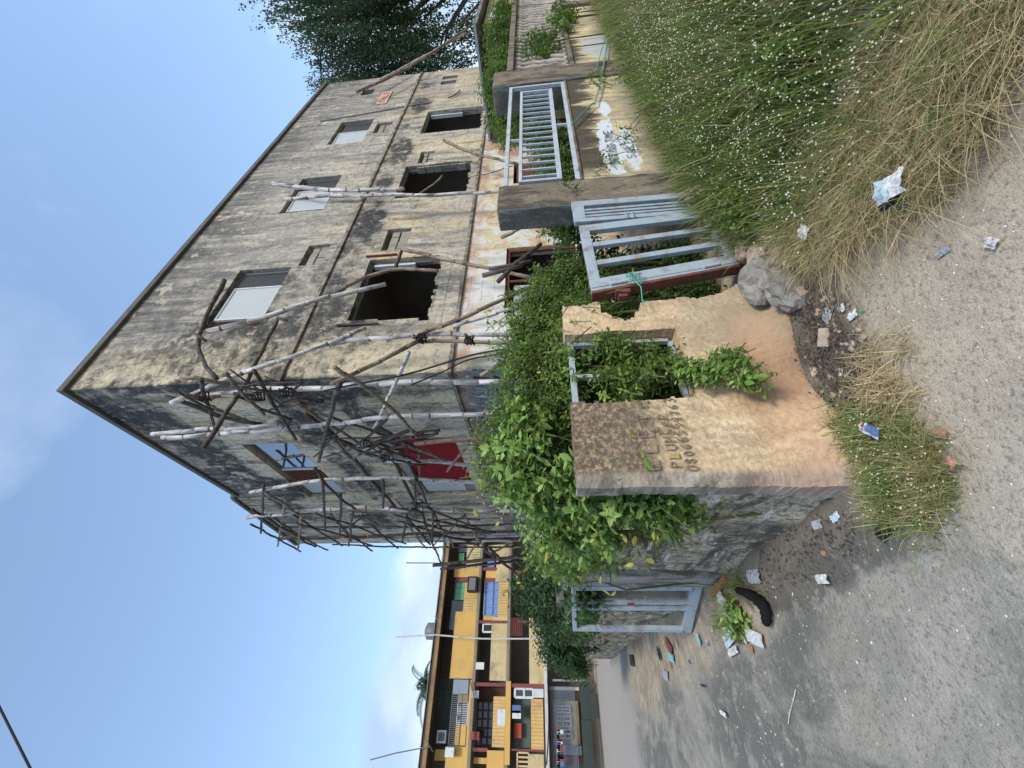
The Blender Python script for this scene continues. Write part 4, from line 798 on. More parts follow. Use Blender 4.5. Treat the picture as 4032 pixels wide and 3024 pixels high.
cable('cable', [(1620, 1515), (1740, 1465), (1850, 1415), (1995, 1392)], Y, 4.1, .011, ROPE_SHADE, 'second thinner black cable below the sagging one at the corner', 'cable')
cable('drain_pipe', [(1260, 477), (1440, 447), (1610, 416), (1700, 402)], Y, YB-.03, .02, GFRAME, 'thin grey pipe running down the right facade beside the third window', 'pipe')
cable('bent_wire', [(1812, 355), (1790, 375), (1762, 385)], Y, YB-.05, .02, BAMD, 'short bent iron hook sticking out of the facade', 'hook')
gr = MB(); gr.tube(smooth([at(x, y, Y, WY-.05) for x, y in ((2250, 492), (2328, 411), (2344, 397), (2374, 274), (2395, 127), (2400, 40), (2403, -30))], 4), .010, 5)
gr.tube(smooth([at(x, y, Y, WY-.06) for x, y in ((2395, 110), (2365, 210), (2345, 290))], 4), .007, 4); tag(gr.build('green_rope', GROPE), 'green rope strung from the metal rail along the grass', 'rope')
rp = MB(); c = gp(-.02, .72, -.02)
for k in range(7): rp.tube([c+Vector((.05*math.cos(t)+.02*k/7, .045*math.sin(t)-.02, .016*k-.05+.018*math.sin(3*t+k))) for t in [i*.8 for i in range(9)]], .0035, 4)
rp.tube([c+Vector((-.04, -.04, 0)), c+Vector((-.13, -.05, -.03)), c+Vector((-.26, -.03, -.02))], .005, 4); rp.tube([c+Vector((-.26, -.03, -.02)), c+Vector((-.30, -.04, -.05))], .004, 4); rp.tube([c+Vector((-.26, -.03, -.02)), c+Vector((-.33, -.04, -.01))], .004, 4)
tag(rp.build('tie_rope', GROPE), 'pale green rope knotted round the gate and the broken wall end', 'rope')


# ------------------------------------------------------------------ plants in the corner yard
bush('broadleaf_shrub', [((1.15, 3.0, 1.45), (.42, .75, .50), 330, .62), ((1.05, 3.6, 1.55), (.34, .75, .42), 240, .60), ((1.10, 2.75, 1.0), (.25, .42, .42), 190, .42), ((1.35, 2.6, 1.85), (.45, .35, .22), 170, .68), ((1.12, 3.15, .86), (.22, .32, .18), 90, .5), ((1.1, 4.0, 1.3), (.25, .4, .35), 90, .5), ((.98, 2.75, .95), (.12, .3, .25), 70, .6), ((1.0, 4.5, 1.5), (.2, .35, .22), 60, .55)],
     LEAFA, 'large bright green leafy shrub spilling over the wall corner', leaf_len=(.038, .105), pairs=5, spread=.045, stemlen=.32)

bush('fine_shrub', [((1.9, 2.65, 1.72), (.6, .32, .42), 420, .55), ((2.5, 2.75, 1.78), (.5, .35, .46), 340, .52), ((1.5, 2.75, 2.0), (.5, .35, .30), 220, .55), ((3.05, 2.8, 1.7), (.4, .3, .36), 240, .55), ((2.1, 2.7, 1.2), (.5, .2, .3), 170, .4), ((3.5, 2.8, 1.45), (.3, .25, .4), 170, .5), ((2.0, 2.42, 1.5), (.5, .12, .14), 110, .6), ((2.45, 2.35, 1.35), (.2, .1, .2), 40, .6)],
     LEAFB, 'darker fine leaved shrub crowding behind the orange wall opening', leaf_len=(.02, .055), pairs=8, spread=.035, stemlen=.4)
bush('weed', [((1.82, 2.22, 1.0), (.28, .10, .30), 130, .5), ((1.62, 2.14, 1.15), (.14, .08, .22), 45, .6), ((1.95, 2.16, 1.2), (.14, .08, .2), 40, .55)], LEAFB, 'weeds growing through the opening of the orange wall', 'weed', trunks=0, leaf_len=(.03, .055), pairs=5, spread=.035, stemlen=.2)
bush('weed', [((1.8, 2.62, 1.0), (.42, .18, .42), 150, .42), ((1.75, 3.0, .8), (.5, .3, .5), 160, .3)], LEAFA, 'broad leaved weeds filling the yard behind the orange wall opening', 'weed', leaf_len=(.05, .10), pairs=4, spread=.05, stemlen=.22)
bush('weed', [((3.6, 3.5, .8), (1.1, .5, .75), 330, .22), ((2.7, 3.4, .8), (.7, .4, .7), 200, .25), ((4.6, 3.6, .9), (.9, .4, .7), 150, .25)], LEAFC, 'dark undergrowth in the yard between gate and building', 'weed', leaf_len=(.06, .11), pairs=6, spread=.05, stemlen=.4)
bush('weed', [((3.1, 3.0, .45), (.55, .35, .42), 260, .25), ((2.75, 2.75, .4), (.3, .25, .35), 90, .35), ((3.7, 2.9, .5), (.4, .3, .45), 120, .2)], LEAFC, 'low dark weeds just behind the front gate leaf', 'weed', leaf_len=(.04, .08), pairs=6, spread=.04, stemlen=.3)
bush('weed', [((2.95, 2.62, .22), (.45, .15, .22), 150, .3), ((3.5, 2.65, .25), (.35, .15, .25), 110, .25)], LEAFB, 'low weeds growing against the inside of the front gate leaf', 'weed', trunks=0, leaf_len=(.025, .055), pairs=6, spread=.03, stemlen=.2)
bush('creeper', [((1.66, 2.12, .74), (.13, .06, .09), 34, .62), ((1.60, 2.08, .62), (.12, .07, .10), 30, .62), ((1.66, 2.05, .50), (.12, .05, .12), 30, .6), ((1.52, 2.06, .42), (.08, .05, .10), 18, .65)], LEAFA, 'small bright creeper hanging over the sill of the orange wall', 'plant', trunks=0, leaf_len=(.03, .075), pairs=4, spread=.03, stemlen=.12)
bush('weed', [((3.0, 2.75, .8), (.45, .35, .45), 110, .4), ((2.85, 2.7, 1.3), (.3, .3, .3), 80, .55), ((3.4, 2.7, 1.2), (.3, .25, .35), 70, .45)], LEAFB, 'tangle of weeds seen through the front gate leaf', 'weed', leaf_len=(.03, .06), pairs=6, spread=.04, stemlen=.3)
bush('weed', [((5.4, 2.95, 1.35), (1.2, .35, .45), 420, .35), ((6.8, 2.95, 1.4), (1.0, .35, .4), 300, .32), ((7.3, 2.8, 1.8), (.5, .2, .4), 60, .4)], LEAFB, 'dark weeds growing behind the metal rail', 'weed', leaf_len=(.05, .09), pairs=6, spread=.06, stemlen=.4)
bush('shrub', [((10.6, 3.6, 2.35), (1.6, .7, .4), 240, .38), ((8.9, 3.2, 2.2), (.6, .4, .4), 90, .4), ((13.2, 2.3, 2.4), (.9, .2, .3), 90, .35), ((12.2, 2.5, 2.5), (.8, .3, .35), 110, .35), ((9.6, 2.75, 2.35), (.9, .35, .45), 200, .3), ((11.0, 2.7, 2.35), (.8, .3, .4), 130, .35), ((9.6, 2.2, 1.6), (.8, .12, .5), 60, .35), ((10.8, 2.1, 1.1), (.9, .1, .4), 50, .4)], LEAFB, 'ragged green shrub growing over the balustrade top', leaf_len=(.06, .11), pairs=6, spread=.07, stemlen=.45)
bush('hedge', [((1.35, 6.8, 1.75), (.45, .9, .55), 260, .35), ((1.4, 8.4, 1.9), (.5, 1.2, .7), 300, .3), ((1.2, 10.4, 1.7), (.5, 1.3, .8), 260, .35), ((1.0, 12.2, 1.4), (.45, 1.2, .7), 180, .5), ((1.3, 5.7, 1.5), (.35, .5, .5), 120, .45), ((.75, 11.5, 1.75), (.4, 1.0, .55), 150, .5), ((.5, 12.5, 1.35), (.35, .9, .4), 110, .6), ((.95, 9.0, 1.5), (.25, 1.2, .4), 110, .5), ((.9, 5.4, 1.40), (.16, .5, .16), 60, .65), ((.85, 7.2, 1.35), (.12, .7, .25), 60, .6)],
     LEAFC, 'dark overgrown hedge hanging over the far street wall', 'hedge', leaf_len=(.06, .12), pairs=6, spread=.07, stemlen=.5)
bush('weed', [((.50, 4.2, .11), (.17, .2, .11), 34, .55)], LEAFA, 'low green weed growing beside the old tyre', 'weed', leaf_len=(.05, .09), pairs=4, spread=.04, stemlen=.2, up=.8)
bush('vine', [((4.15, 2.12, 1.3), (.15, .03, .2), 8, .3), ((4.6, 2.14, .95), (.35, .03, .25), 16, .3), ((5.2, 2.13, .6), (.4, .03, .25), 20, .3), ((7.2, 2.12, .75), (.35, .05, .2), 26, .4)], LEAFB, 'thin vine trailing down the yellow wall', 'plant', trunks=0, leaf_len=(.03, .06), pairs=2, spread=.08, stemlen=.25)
P_ = np.column_stack([rng.normal(1.05, .22, 260), rng.normal(3.1, .5, 260), rng.normal(1.35, .33, 260)])
tag(link('dead_leaves', leaves_mesh('dead_leaves', P_, unit(260), unit(260), rng.uniform(.03, .07, 260), rng.uniform(.2, 1, 260)), leafmat('yellowed_leaf', (.12, .09, .03), (.32, .30, .05), (.50, .50, .10), .3)), 'scattered yellowed leaves in the bright shrub at the corner', 'leaves', kind='stuff')
fl = MB()
for c, r in (((1.0, 3.35, 1.72), .11), ((.98, 2.75, 1.35), .06), ((1.05, 2.5, 1.25), .06), ((.95, 3.9, 1.62), .12), ((1.3, 3.2, 2.05), .14), ((1.1, 2.9, 1.75), .09)):
    for k in range(60):
        q = Vector(c)+Vector((random.gauss(0, r*.45), random.gauss(0, r*.5), random.gauss(0, r*.4))); fl.box(q.x-.004, q.x+.004, q.y-.004, q.y+.004, q.z-.004, q.z+.004)
tag(fl.build('flower_cluster', CREAMF), 'pale cream flower sprays on the bright green shrub', 'flowers', kind='stuff')

# ------------------------------------------------------------------ grass
def grass(name, mat, n, region, h, lean, label, width=.006, var=(.5, .2), curve=.5, ww=(0, 0), flowers=0, kindw='green'):
    """blades as bent tapering ribbons; region(n) gives root points"""
    R = region(n); n = len(R); H = rng.uniform(h[0], h[1], n)*R[:, 3]; a = rng.uniform(0, 2*math.pi, n)
    d = np.stack([np.cos(a), np.sin(a), np.zeros(n)], 1)*rng.uniform(.3, 1, n)[:, None]+np.array([ww[0], ww[1], 0]); ln = rng.uniform(lean[0], lean[1], n)
    sd_ = np.stack([-np.sin(a), np.cos(a), np.zeros(n)], 1); W = width*rng.uniform(.6, 1.4, n); K = 5; Vv = []
    for k in range(K):
        t = k/(K-1); hor = ln*H*(t**1.6); z = H*(t-curve*.55*t**2.4*ln); c = R[:, :3]+d*hor[:, None]+np.array([0, 0, 1])*np.maximum(z, .004*k)[:, None]
        wv = W*(1-t)**.6 if k < K-1 else W*.05; Vv += [c-sd_*wv[:, None], c+sd_*wv[:, None]]
    V = np.stack(Vv, 1).reshape(-1, 3); q = np.array([(2*k, 2*k+1, 2*k+3, 2*k+2) for k in range(K-1)]); Fa = (np.arange(n)[:, None, None]*(2*K)+q[None]).reshape(-1, 4)
    me = bpy.data.meshes.new(name); me.vertices.add(len(V)); me.vertices.foreach_set('co', V.astype('f').ravel()); me.loops.add(len(Fa)*4); me.loops.foreach_set('vertex_index', Fa.astype('i').ravel())
    me.polygons.add(len(Fa)); me.polygons.foreach_set('loop_start', np.arange(0, len(Fa)*4, 4, dtype='i')); me.polygons.foreach_set('loop_total', np.full(len(Fa), 4, 'i')); me.update(calc_edges=True)
    at_ = me.color_attributes.new('var', 'FLOAT_COLOR', 'POINT'); c = np.repeat(np.clip(rng.normal(var[0], var[1], n), 0, 1), 2*K); at_.data.foreach_set('color', np.stack([c, c, c, np.ones_like(c)], 1).astype('f').ravel())
    o = link(name, me, mat); tag(o, label, 'grass', kind='stuff'); tips = V.reshape(n, 2*K, 3)[:, -1]; return tips
def inpoly(P, poly):
    x, y = P[:, 0], P[:, 1]; r = np.zeros(len(P), bool); j = len(poly)-1
    for i in range(len(poly)):
        xi, yi = poly[i]; xj, yj = poly[j]; r ^= ((yi > y) != (yj > y)) & (x < (xj-xi)*(y-yi)/(yj-yi+1e-12)+xi); j = i
    return r
def region(poly, clump=.35, edge=.25, hmul=None):
    poly = np.array(poly, float); lo, hi = poly.min(0)-.1, poly.max(0)+.1
    def f(n):
        P = rng.uniform(lo, hi, (n*3, 2)); nc = max(8, int(n/40)); C = rng.uniform(lo, hi, (nc, 2)); k = rng.random(n*3) < clump; P[k] = C[rng.integers(0, nc, k.sum())]+rng.normal(0, .035, (k.sum(), 2))
        P = P[inpoly(P+rng.normal(0, .05, P.shape), poly)][:n]; s_ = np.ones(len(P)) if hmul is None else np.array([hmul(x, y) for x, y in P])
        return np.column_stack([P, np.full(len(P), .0), s_])
    return f
GREENP = [(2.75, 2.15), (3.3, 2.2), (12, 2.2), (12, .3), (3.2, -.5), (2.25, .35), (2.1, .85), (2.15, 1.15), (2.25, 1.6), (2.6, 1.85)]
DRYP = [(2.25, 1.65), (2.5, 1.7), (2.45, 1.2), (2.3, .8), (2.35, .2), (2.5, -.3), (2.0, -.3), (1.68, .35), (1.62, .75), (1.62, 1.0), (1.82, 1.25), (1.92, 1.5), (2.1, 1.62)]
def hm(x, y): return (.40+.70*min(1, max(0, (x-2.1)/1.3)))*(1-.30*min(1, max(0, (y-1.5)/.7)))
t1 = grass('tall_grass', GRASSG, 33000, region(GREENP, .5, hmul=hm), (.22, .62), (.2, .9), 'tall green grass filling the ground in front of the yellow wall', width=.0042, var=(.45, .22), ww=(-.25, -.1))
t1b = grass('grass_straws', GRASSD, 11000, region(GREENP, .5, hmul=hm), (.25, .62), (.3, 1.1), 'pale seeding straws standing among the tall green grass', width=.0028, var=(.5, .25), ww=(-.25, -.1))
grass('dry_grass', GRASSD, 13000, region(DRYP, .45), (.07, .27), (.7, 2.0), 'flattened dry straw at the edge of the sandy ground', width=.0021, var=(.5, .3), curve=.6, ww=(-.3, .1))
grass('dry_grass_green', GRASSG, 2500, region(DRYP, .5), (.10, .30), (.5, 1.4), 'thin green blades mixed into the dry straw', width=.0025, var=(.4, .2), curve=.6, ww=(-.2, 0))
CLP = [(1.25, 2.10), (1.1, 2.1), (.98, 2.06), (.82, 2.12), (.70, 2.12), (.60, 1.92), (.70, 1.70), (.86, 1.63), (1.0, 1.72), (1.14, 1.84)]
CLD = [(1.36, 1.60), (1.2, 1.48), (1.08, 1.55), (1.05, 1.72), (1.2, 1.80), (1.34, 1.72)]
t2 = grass('grass_clump', GRASSG, 1700, region(CLP, .7), (.06, .19), (.5, 1.7), 'loose clump of grey green grass at the foot of the wall corner', width=.0024, var=(.5, .22), curve=.6)
grass('grass_clump_straw', GRASSD, 1200, region(CLP, .7), (.06, .18), (.8, 2.0), 'dry stalks in the grass clump by the wall corner', width=.002, var=(.45, .22), curve=.6)
grass('straw_tuft', GRASSD, 650, region(CLD, .85), (.06, .17), (1.0, 2.2), 'small tuft of dry straw between the rubble and the corner clump', width=.0022, var=(.55, .2), curve=.6)
grass('tyre_grass', GRASSG, 500, region([(.8, 3.6), (.9, 3.6), (.88, 4.9), (.45, 4.9), (.6, 4.2)], .8), (.06, .18), (.4, 1.2), 'thin grass along the foot of the street side wall', width=.003, var=(.5, .2))
def heads(name, tips, n, r, mat, label, jit=.02):
    b = MB(); idx = rng.choice(len(tips), min(n, len(tips)), replace=False)
    for i in idx:
        p = Vector(tips[i])+Vector((random.gauss(0, jit), random.gauss(0, jit), random.gauss(0, jit*.5))); q = r*random.uniform(.6, 1.25); p.z = max(p.z, .02)
        b.add([p+Vector(v)*q for v in ((1, 0, 0), (-1, 0, 0), (0, 1, 0), (0, -1, 0), (0, 0, 1.1), (0, 0, -1.1))], [(0, 2, 4), (2, 1, 4), (1, 3, 4), (3, 0, 4), (2, 0, 5), (1, 2, 5), (3, 1, 5), (0, 3, 5)])
    tag(b.build(name, mat), label, 'flowers', kind='stuff')
near_t = t1b[(t1b[:, 0] < 5.5)]; near_t = near_t[(near_t[:, 1] < 1.55)]
near_g = t1[(t1[:, 0] < 6)]; near_g = near_g[near_g[:, 1] < 1.75]; near_t = np.vstack([near_t, near_g[near_g[:, 1] < 1.45], near_g[::4]])
heads('white_flowers', near_t, 5200, .0056, FLOW, 'tiny white flower heads dotting the tall grass')
heads('clump_flowers', t2, 300, .0042, CREAMF, 'tiny white flower heads on the corner grass clump', .03)

bush('weed', [((3.0, 1.75, .22), (.35, .25, .16), 90, .5), ((3.6, 1.6, .3), (.5, .35, .2), 110, .45), ((4.6, 1.7, .35), (.7, .3, .25), 110, .4), ((3.0, 1.0, .25), (.4, .35, .15), 80, .5), ((2.5, 1.45, .14), (.2, .2, .08), 40, .5), ((4.2, .9, .32), (.6, .4, .2), 90, .5), ((6.2, 1.7, .4), (1.0, .3, .3), 110, .35)],
     LEAFB, 'leafy weeds mixed through the tall grass', 'weed', trunks=0, leaf_len=(.02, .05), pairs=7, spread=.03, stemlen=.22, up=.9)
# ------------------------------------------------------------------ rubble, tyre, litter
ROCK = render_wall('grey_rubble', (.17, .16, .14), (.32, .30, .26), (.08, .075, .07), .6, 9)
BRICKM = render_wall('tan_rubble', (.36, .27, .20), (.48, .38, .29), (.2, .16, .12), .5, 9)
def rock(c, s_, mat, name, label, group=None, cat='rock'):
    bm = bmesh.new(); bmesh.ops.create_icosphere(bm, subdivisions=3 if s_[0] > .06 else 1, radius=1); sd_ = random.uniform(0, 99)
    for v in bm.verts:
        d = v.co.normalized(); k = 1+.35*mn.noise(d*1.3+Vector((sd_, 0, 0)))+.20*mn.noise(d*3.2+Vector((0, sd_, 0)))+.10*mn.noise(d*9+Vector((0, sd_, 4)))-.12*abs(mn.noise(d*2.2+Vector((sd_, 3, 0)))); v.co = Vector((d.x*s_[0]*k, d.y*s_[1]*k, max(-.5*s_[2], d.z*s_[2]*k)))+Vector(c)
    me = bpy.data.meshes.new(name); bm.to_mesh(me); bm.free(); o = link(name, me, mat); tag(o, label, cat, group); return o
rock((2.30, 1.97, .08), (.19, .13, .15), ROCK, 'rubble_boulder', 'largest grey concrete lump at the foot of the broken orange wall')
rock((2.06, 1.86, .05), (.15, .10, .11), ROCK, 'rubble_boulder', 'second grey concrete lump, leaning on the bulging base of the orange wall')
rock((2.50, 1.92, .06), (.12, .08, .07), BRICKM, 'rubble_boulder', 'pale tan rubble piece in front of the gate, next to the grass')
rock((2.72, 2.02, .05), (.10, .08, .07), BRICKM, 'rubble_boulder', 'pale rubble piece tucked under the gate leaf edge')
for k, (x_, y_, s_, lb_) in enumerate(((2.62, 1.98, .055, 'angular broken block half under the gate leaf'), (2.36, 1.86, .045, 'small angular block in front of the largest concrete lump'), (2.20, 1.82, .04, 'pale angular chip on the soil before the concrete lumps'), (1.98, 1.80, .05, 'tan angular block at the edge of the rubble soil'), (2.84, 2.08, .06, 'broken block behind the foot of the gate'), (1.62, 1.82, .045, 'reddish tan block in the middle of the rubble heap'))):
    R_ = Matrix.Rotation(k*1.1, 3, 'Z') @ Matrix.Rotation(.4, 3, 'X'); o = MB().box(-s_*1.2, s_*1.2, -s_*.7, s_*.7, -s_*.5, s_*.5, R_, Vector((x_, y_, .03))).build('broken_block', [ROCK, BRICKM][k % 2], bevel=.008); tag(o, lb_, 'rubble')
for k in range(190):
    t_ = random.random(); x_ = random.gauss(1.66, .25); y_ = random.gauss(1.86, .11); s_ = random.uniform(.008, .026)*(1.3 if k % 9 == 0 else 1)
    rock((x_, y_, .012), (s_, s_*random.uniform(.6, 1), s_*.6), random.choice([ROCK, BRICKM, BRICKM]), 'rubble_stone', 'small rubble stone in the heap below the orange wall', 'small rubble stones below the orange wall')
# fine grit everywhere near
b = MB(); b.cur = 0
for k in range(2600):
    x_, y_ = (random.uniform(-2.5, 2.6), random.uniform(.3, 5.5)) if k % 3 else (random.gauss(1.5, .5), random.gauss(1.7, .4)); q = random.uniform(.0016, .0055)*(1 if y_ < 2.5 else 1.8)
    p = Vector((x_, y_, q*.3+.018*mn.noise(Vector((x_*2.3, y_*2.3, 0)))+.007*mn.noise(Vector((x_*9, y_*9, 3)))))
    b.cur = 0 if random.random() < .6 else 1
    b.add([p+Vector(v)*q for v in ((1.2, 0, 0), (-1, .2, 0), (0, 1, 0), (.1, -.9, 0), (0, 0, .7))], [(0, 2, 4), (2, 1, 4), (1, 3, 4), (3, 0, 4)])
tag(b.build('grit', [BRICKM, plain('white_chips', (.62, .60, .56), .2, 9)]), 'loose grit and pale chips scattered over the ground', 'gravel', kind='stuff')
# dead leaves and soil crumbs below the wall
P = np.column_stack([rng.normal(1.68, .28, 1500), rng.normal(1.86, .11, 1500), np.full(1500, .035)]); P2_ = np.column_stack([rng.normal(.75, .10, 900), rng.uniform(2.3, 4.6, 900), np.full(900, .03)]); P = np.vstack([P, P2_])
D_ = unit(len(P)); D_[:, 2] *= .25; me = leaves_mesh('litter', P, D_, np.tile([0, 0, 1.], (len(P), 1))+rng.normal(0, .3, (len(P), 3)), rng.uniform(.008, .028, len(P)), rng.uniform(0, .6, len(P)), 'diamond')
tag(link('leaf_litter', me, leafmat('dead_leaf', (.04, .03, .022), (.11, .085, .06), (.25, .20, .14), .1)), 'brown leaf litter and crumbs along the foot of the walls', 'leaf litter', kind='stuff')
# half buried tyre strip
TY = plain('black_rubber', (.012, .012, .012), .4, 14, .95, .1)
b = MB(); pts = [at(x, y, 'z', .05) for x, y in ((2905, 2325), (2960, 2345), (3005, 2385), (3018, 2440), (3012, 2458))]; b.tube(smooth(pts, 4), [.025, .03, .034, .040, .045, .036, .048, .040, .046, .036, .044, .034, .040, .030, .030, .018, .012], 8)
tag(b.build('old_tyre', TY, smooth=True), 'half buried curved piece of black tyre beside the street wall', 'tyre')
def crumple(name, cx, cy, L, W, ang, mats, label, cat='litter', h=.012, nx=9, ny=5, z=.012, bands=None, parent=None):
    """creased sheet or sachet lying on the ground"""
    b = MB(); R = Matrix.Rotation(ang, 3, 'Z'); sd_ = random.uniform(0, 50)
    for j in range(ny+1):
        for i in range(nx+1):
            u, v = i/nx-.5, j/ny-.5; e = 1+.12*mn.noise(Vector((u*4+sd_, v*4, 0))); hh = abs(mn.noise(Vector((u*7+sd_, v*7, 2))))*h*1.3+h*(1-4*v*v)*.4
            b.v.append(tuple(R @ Vector((u*L*e, v*W*e, 0))+Vector((cx, cy, gz(cx, cy)+z+hh))))
    for j in range(ny):
        for i in range(nx):
            b.f.append((j*(nx+1)+i, j*(nx+1)+i+1, (j+1)*(nx+1)+i+1, (j+1)*(nx+1)+i)); b.mi.append(bands(i/nx, j/ny) if bands else 0)
    o = b.build(name, mats); so_ = o.modifiers.new('thickness', 'SOLIDIFY'); so_.thickness = .0015; tag(o, label, cat); return o
FOIL = plain('silver_foil', (.72, .76, .82), .15, 30, .25, .6, .4); FBLUE = plain('blue_print', (.10, .15, .32), .4, 40, .4); FRED = plain('dark_red_print', (.25, .06, .05), .3, 20, .4)
WPLAS = plain('white_plastic', (.60, .61, .60), .2, 14, .5, .3, dirt=((.32, .28, .22), .7)); CLPL = plain('clear_blue_plastic', (.45, .56, .60), .2, 12, .2, .6); BPLAS = plain('black_plastic', (.015, .016, .018), .3, 9, .4); GRPL = plain('grey_plastic', (.33, .34, .35), .2, 12, .4)
PINKP = plain('pink_card', (.52, .24, .22), .2, 20, .7); GREENP_ = plain('green_plastic', (.10, .35, .10), .2, 20, .5); TANP = plain('brown_card', (.33, .20, .12), .2, 20, .7); TURQ = plain('turquoise_plastic', (.20, .48, .45), .2, 12, .4)
def on(x, y): p = at(x, y, 'z', 0); return p.x, p.y
def sach(u, v): return 0 if (v < .12 or v > .87 or .22 < u < .28 or u < .06 or u > .94) else (2 if u < .22 else 1)
x_, y_ = on(3445, 1507); crumple('sachet', x_, y_, .11, .045, rad(100), [FOIL, FBLUE, FRED], 'silver edged dark blue drink sachet lying on the bare rubble soil', bands=sach)
x_, y_ = on(3517, 1690); crumple('sachet', x_, y_, .115, .05, rad(218), [FOIL, FBLUE, FRED], 'silver edged sachet lying on top of the corner grass clump', bands=sach, z=.10)
x_, y_ = on(3782, 1822); crumple('pink_card_scrap', x_, y_, .04, .035, .4, [PINKP], 'small torn pink card scrap at the outer edge of the corner grass clump', z=.03)
x_, y_ = on(3725, 1705); crumple('brown_card_scrap', x_, y_, .06, .04, .9, [TANP], 'reddish brown scrap half under the corner grass clump', z=.02)
x_, y_ = on(3368, 1240); crumple('white_wrapper', x_, y_, .07, .04, rad(70), [WPLAS, TANP], 'small white wrapper with a brown end on the soil', bands=lambda u, v: 1 if u > .8 else 0)
x_, y_ = on(3410, 1222); crumple('green_scrap', x_, y_, .03, .015, rad(60), [GREENP_], 'tiny bright green scrap beside the white wrapper')
x_, y_ = on(3250, 908); crumple('white_bag', x_, y_, .085, .07, rad(20), [WPLAS], 'white plastic scrap lying where green grass meets dry straw', z=.11, h=.02)
x_, y_ = on(3655, 735); crumple('white_bag', x_+.02, y_, .14, .10, rad(55), [WPLAS, CLPL], 'white and clear blue plastic bag in the dry straw', z=.13, h=.03, bands=lambda u, v: 0 if u < .5 else 1)
x_, y_ = on(3610, 775); crumple('black_bag', x_, y_, .10, .07, rad(50), [BPLAS], 'black plastic bag scrap beside the white and blue bag', z=.10, h=.02)
x_, y_ = on(3928, 955); crumple('white_tissue', x_, y_, .04, .035, .3, [WPLAS], 'crumpled white tissue on the sand at the frame edge', h=.02)
x_, y_ = on(3730, 990); crumple('grey_rag', x_, y_, .06, .025, 1.2, [GRPL], 'small grey rag trodden into the sand')
x_, y_ = on(3262, 1270); crumple('grey_bag', x_, y_, .16, .07, rad(120), [GRPL], 'thin grey plastic bag on the soil beside the concrete lumps', h=.015)
x_, y_ = on(3110, 1035); crumple('crushed_bottle', x_, y_, .10, .03, rad(130), [FOIL], 'silver crumpled wrapper among the weeds by the gate', z=.03)
x_, y_ = on(3495, 2085); crumple('black_bag', x_, y_, .11, .07, rad(110), [BPLAS], 'black plastic bag beside the corner grass clump', h=.02)
for (px_, py_), L_, W_, a_, mt_, lb in (((2985, 2510), .26, .10, 75, WPLAS, 'long white plastic strip lying on the asphalt, nearest to the tyre'), ((2920, 2470), .26, .14, 60, WPLAS, 'white printed bag between the weed and the asphalt'), ((2890, 2510), .30, .10, 100, CLPL, 'pale bluish torn bag on the asphalt beyond the white bag'),
        ((2900, 2565), .22, .06, 95, WPLAS, 'narrow white plastic strip at the far end of the litter group'), ((2860, 2375), .30, .14, 30, WPLAS, 'crumpled white bag behind the low weed'), ((2985, 2270), .20, .10, 80, GRPL, 'grey plastic sheet at the wall foot beside the tyre'),
        ((3240, 2065), .08, .05, 80, GRPL, 'pale scrap at the wall foot near the corner'), ((3315, 2035), .07, .04, 95, CLPL, 'small bluish scrap on the soil near the corner'), ((2760, 2520), .10, .08, 30, TURQ, 'small turquoise scrap on the asphalt'), ((2650, 2590), .25, .10, 80, TURQ, 'turquoise strip farther along the asphalt'),
        ((2640, 2545), .30, .14, 60, FRED, 'dark red scrap by the gate mouth'), ((2598, 2575), .20, .12, 40, BPLAS, 'small black scrap on the asphalt'), ((2480, 2600), .55, .22, 85, BPLAS, 'black and white rag by the far wall'), ((2625, 2660), .28, .12, 85, GRPL, 'grey flattened plastic on the far asphalt'),
        ((2780, 2700), .12, .02, 80, BPLAS, 'short black strip on the asphalt'), ((2860, 2810), .14, .04, 80, WPLAS, 'small white wedge shaped scrap on the open asphalt'), ((3260, 2280), .10, .05, 80, WPLAS, 'crumpled whitish paper on the rubble beside the asphalt')):
    x_, y_ = on(px_, py_); nm = 'paper_scrap' if mt_ in (WPLAS, GRPL) else 'plastic_scrap'; crumple(nm, x_, y_, L_*1.15, W_*1.0, rad(a_), [mt_], lb, h=.015, z=.03)
for k in range(26):
    x_, y_ = random.choice([(random.gauss(.78, .12), random.uniform(2.2, 4.6)), (random.gauss(1.75, .3), random.gauss(1.85, .12)), (random.uniform(.2, .8), random.uniform(4.2, 9)), (random.uniform(1.6, 2.3), random.uniform(.5, 1.6))])
    L_ = random.uniform(.02, .05)*(1 if y_ < 3 else 2.2); o_ = crumple('litter_scrap', x_, y_, L_, L_*random.uniform(.3, .8), random.uniform(0, 3), [random.choice([WPLAS, GRPL, TANP, CLPL, WPLAS, FBLUE])], 'tiny dirty scrap of litter along the wall foot or grass edge', h=.006, nx=4, ny=3); o_['group'] = 'tiny litter scraps'
b = MB().tube(smooth([Vector((*on(x, y), .012)) for x, y in ((3140, 2715), (3130, 2760), (3118, 2800), (3110, 2850))], 4), .003, 4); tag(b.build('string', WPLAS), 'thin white string lying on the open asphalt', 'string')
x_, y_ = on(2855, 2315); b = MB().bar((x_-.02, y_+.25, .05), (x_+.05, y_-.2, .04), .05, .035); tag(b.build('timber_offcut', plain('ochre_timber', (.30, .16, .05), .3, 15)), 'short ochre timber offcut lying against the street wall', 'timber')
b = MB()
for p in ((3075, 1700), (2990, 1560), (2920, 1480)): pass

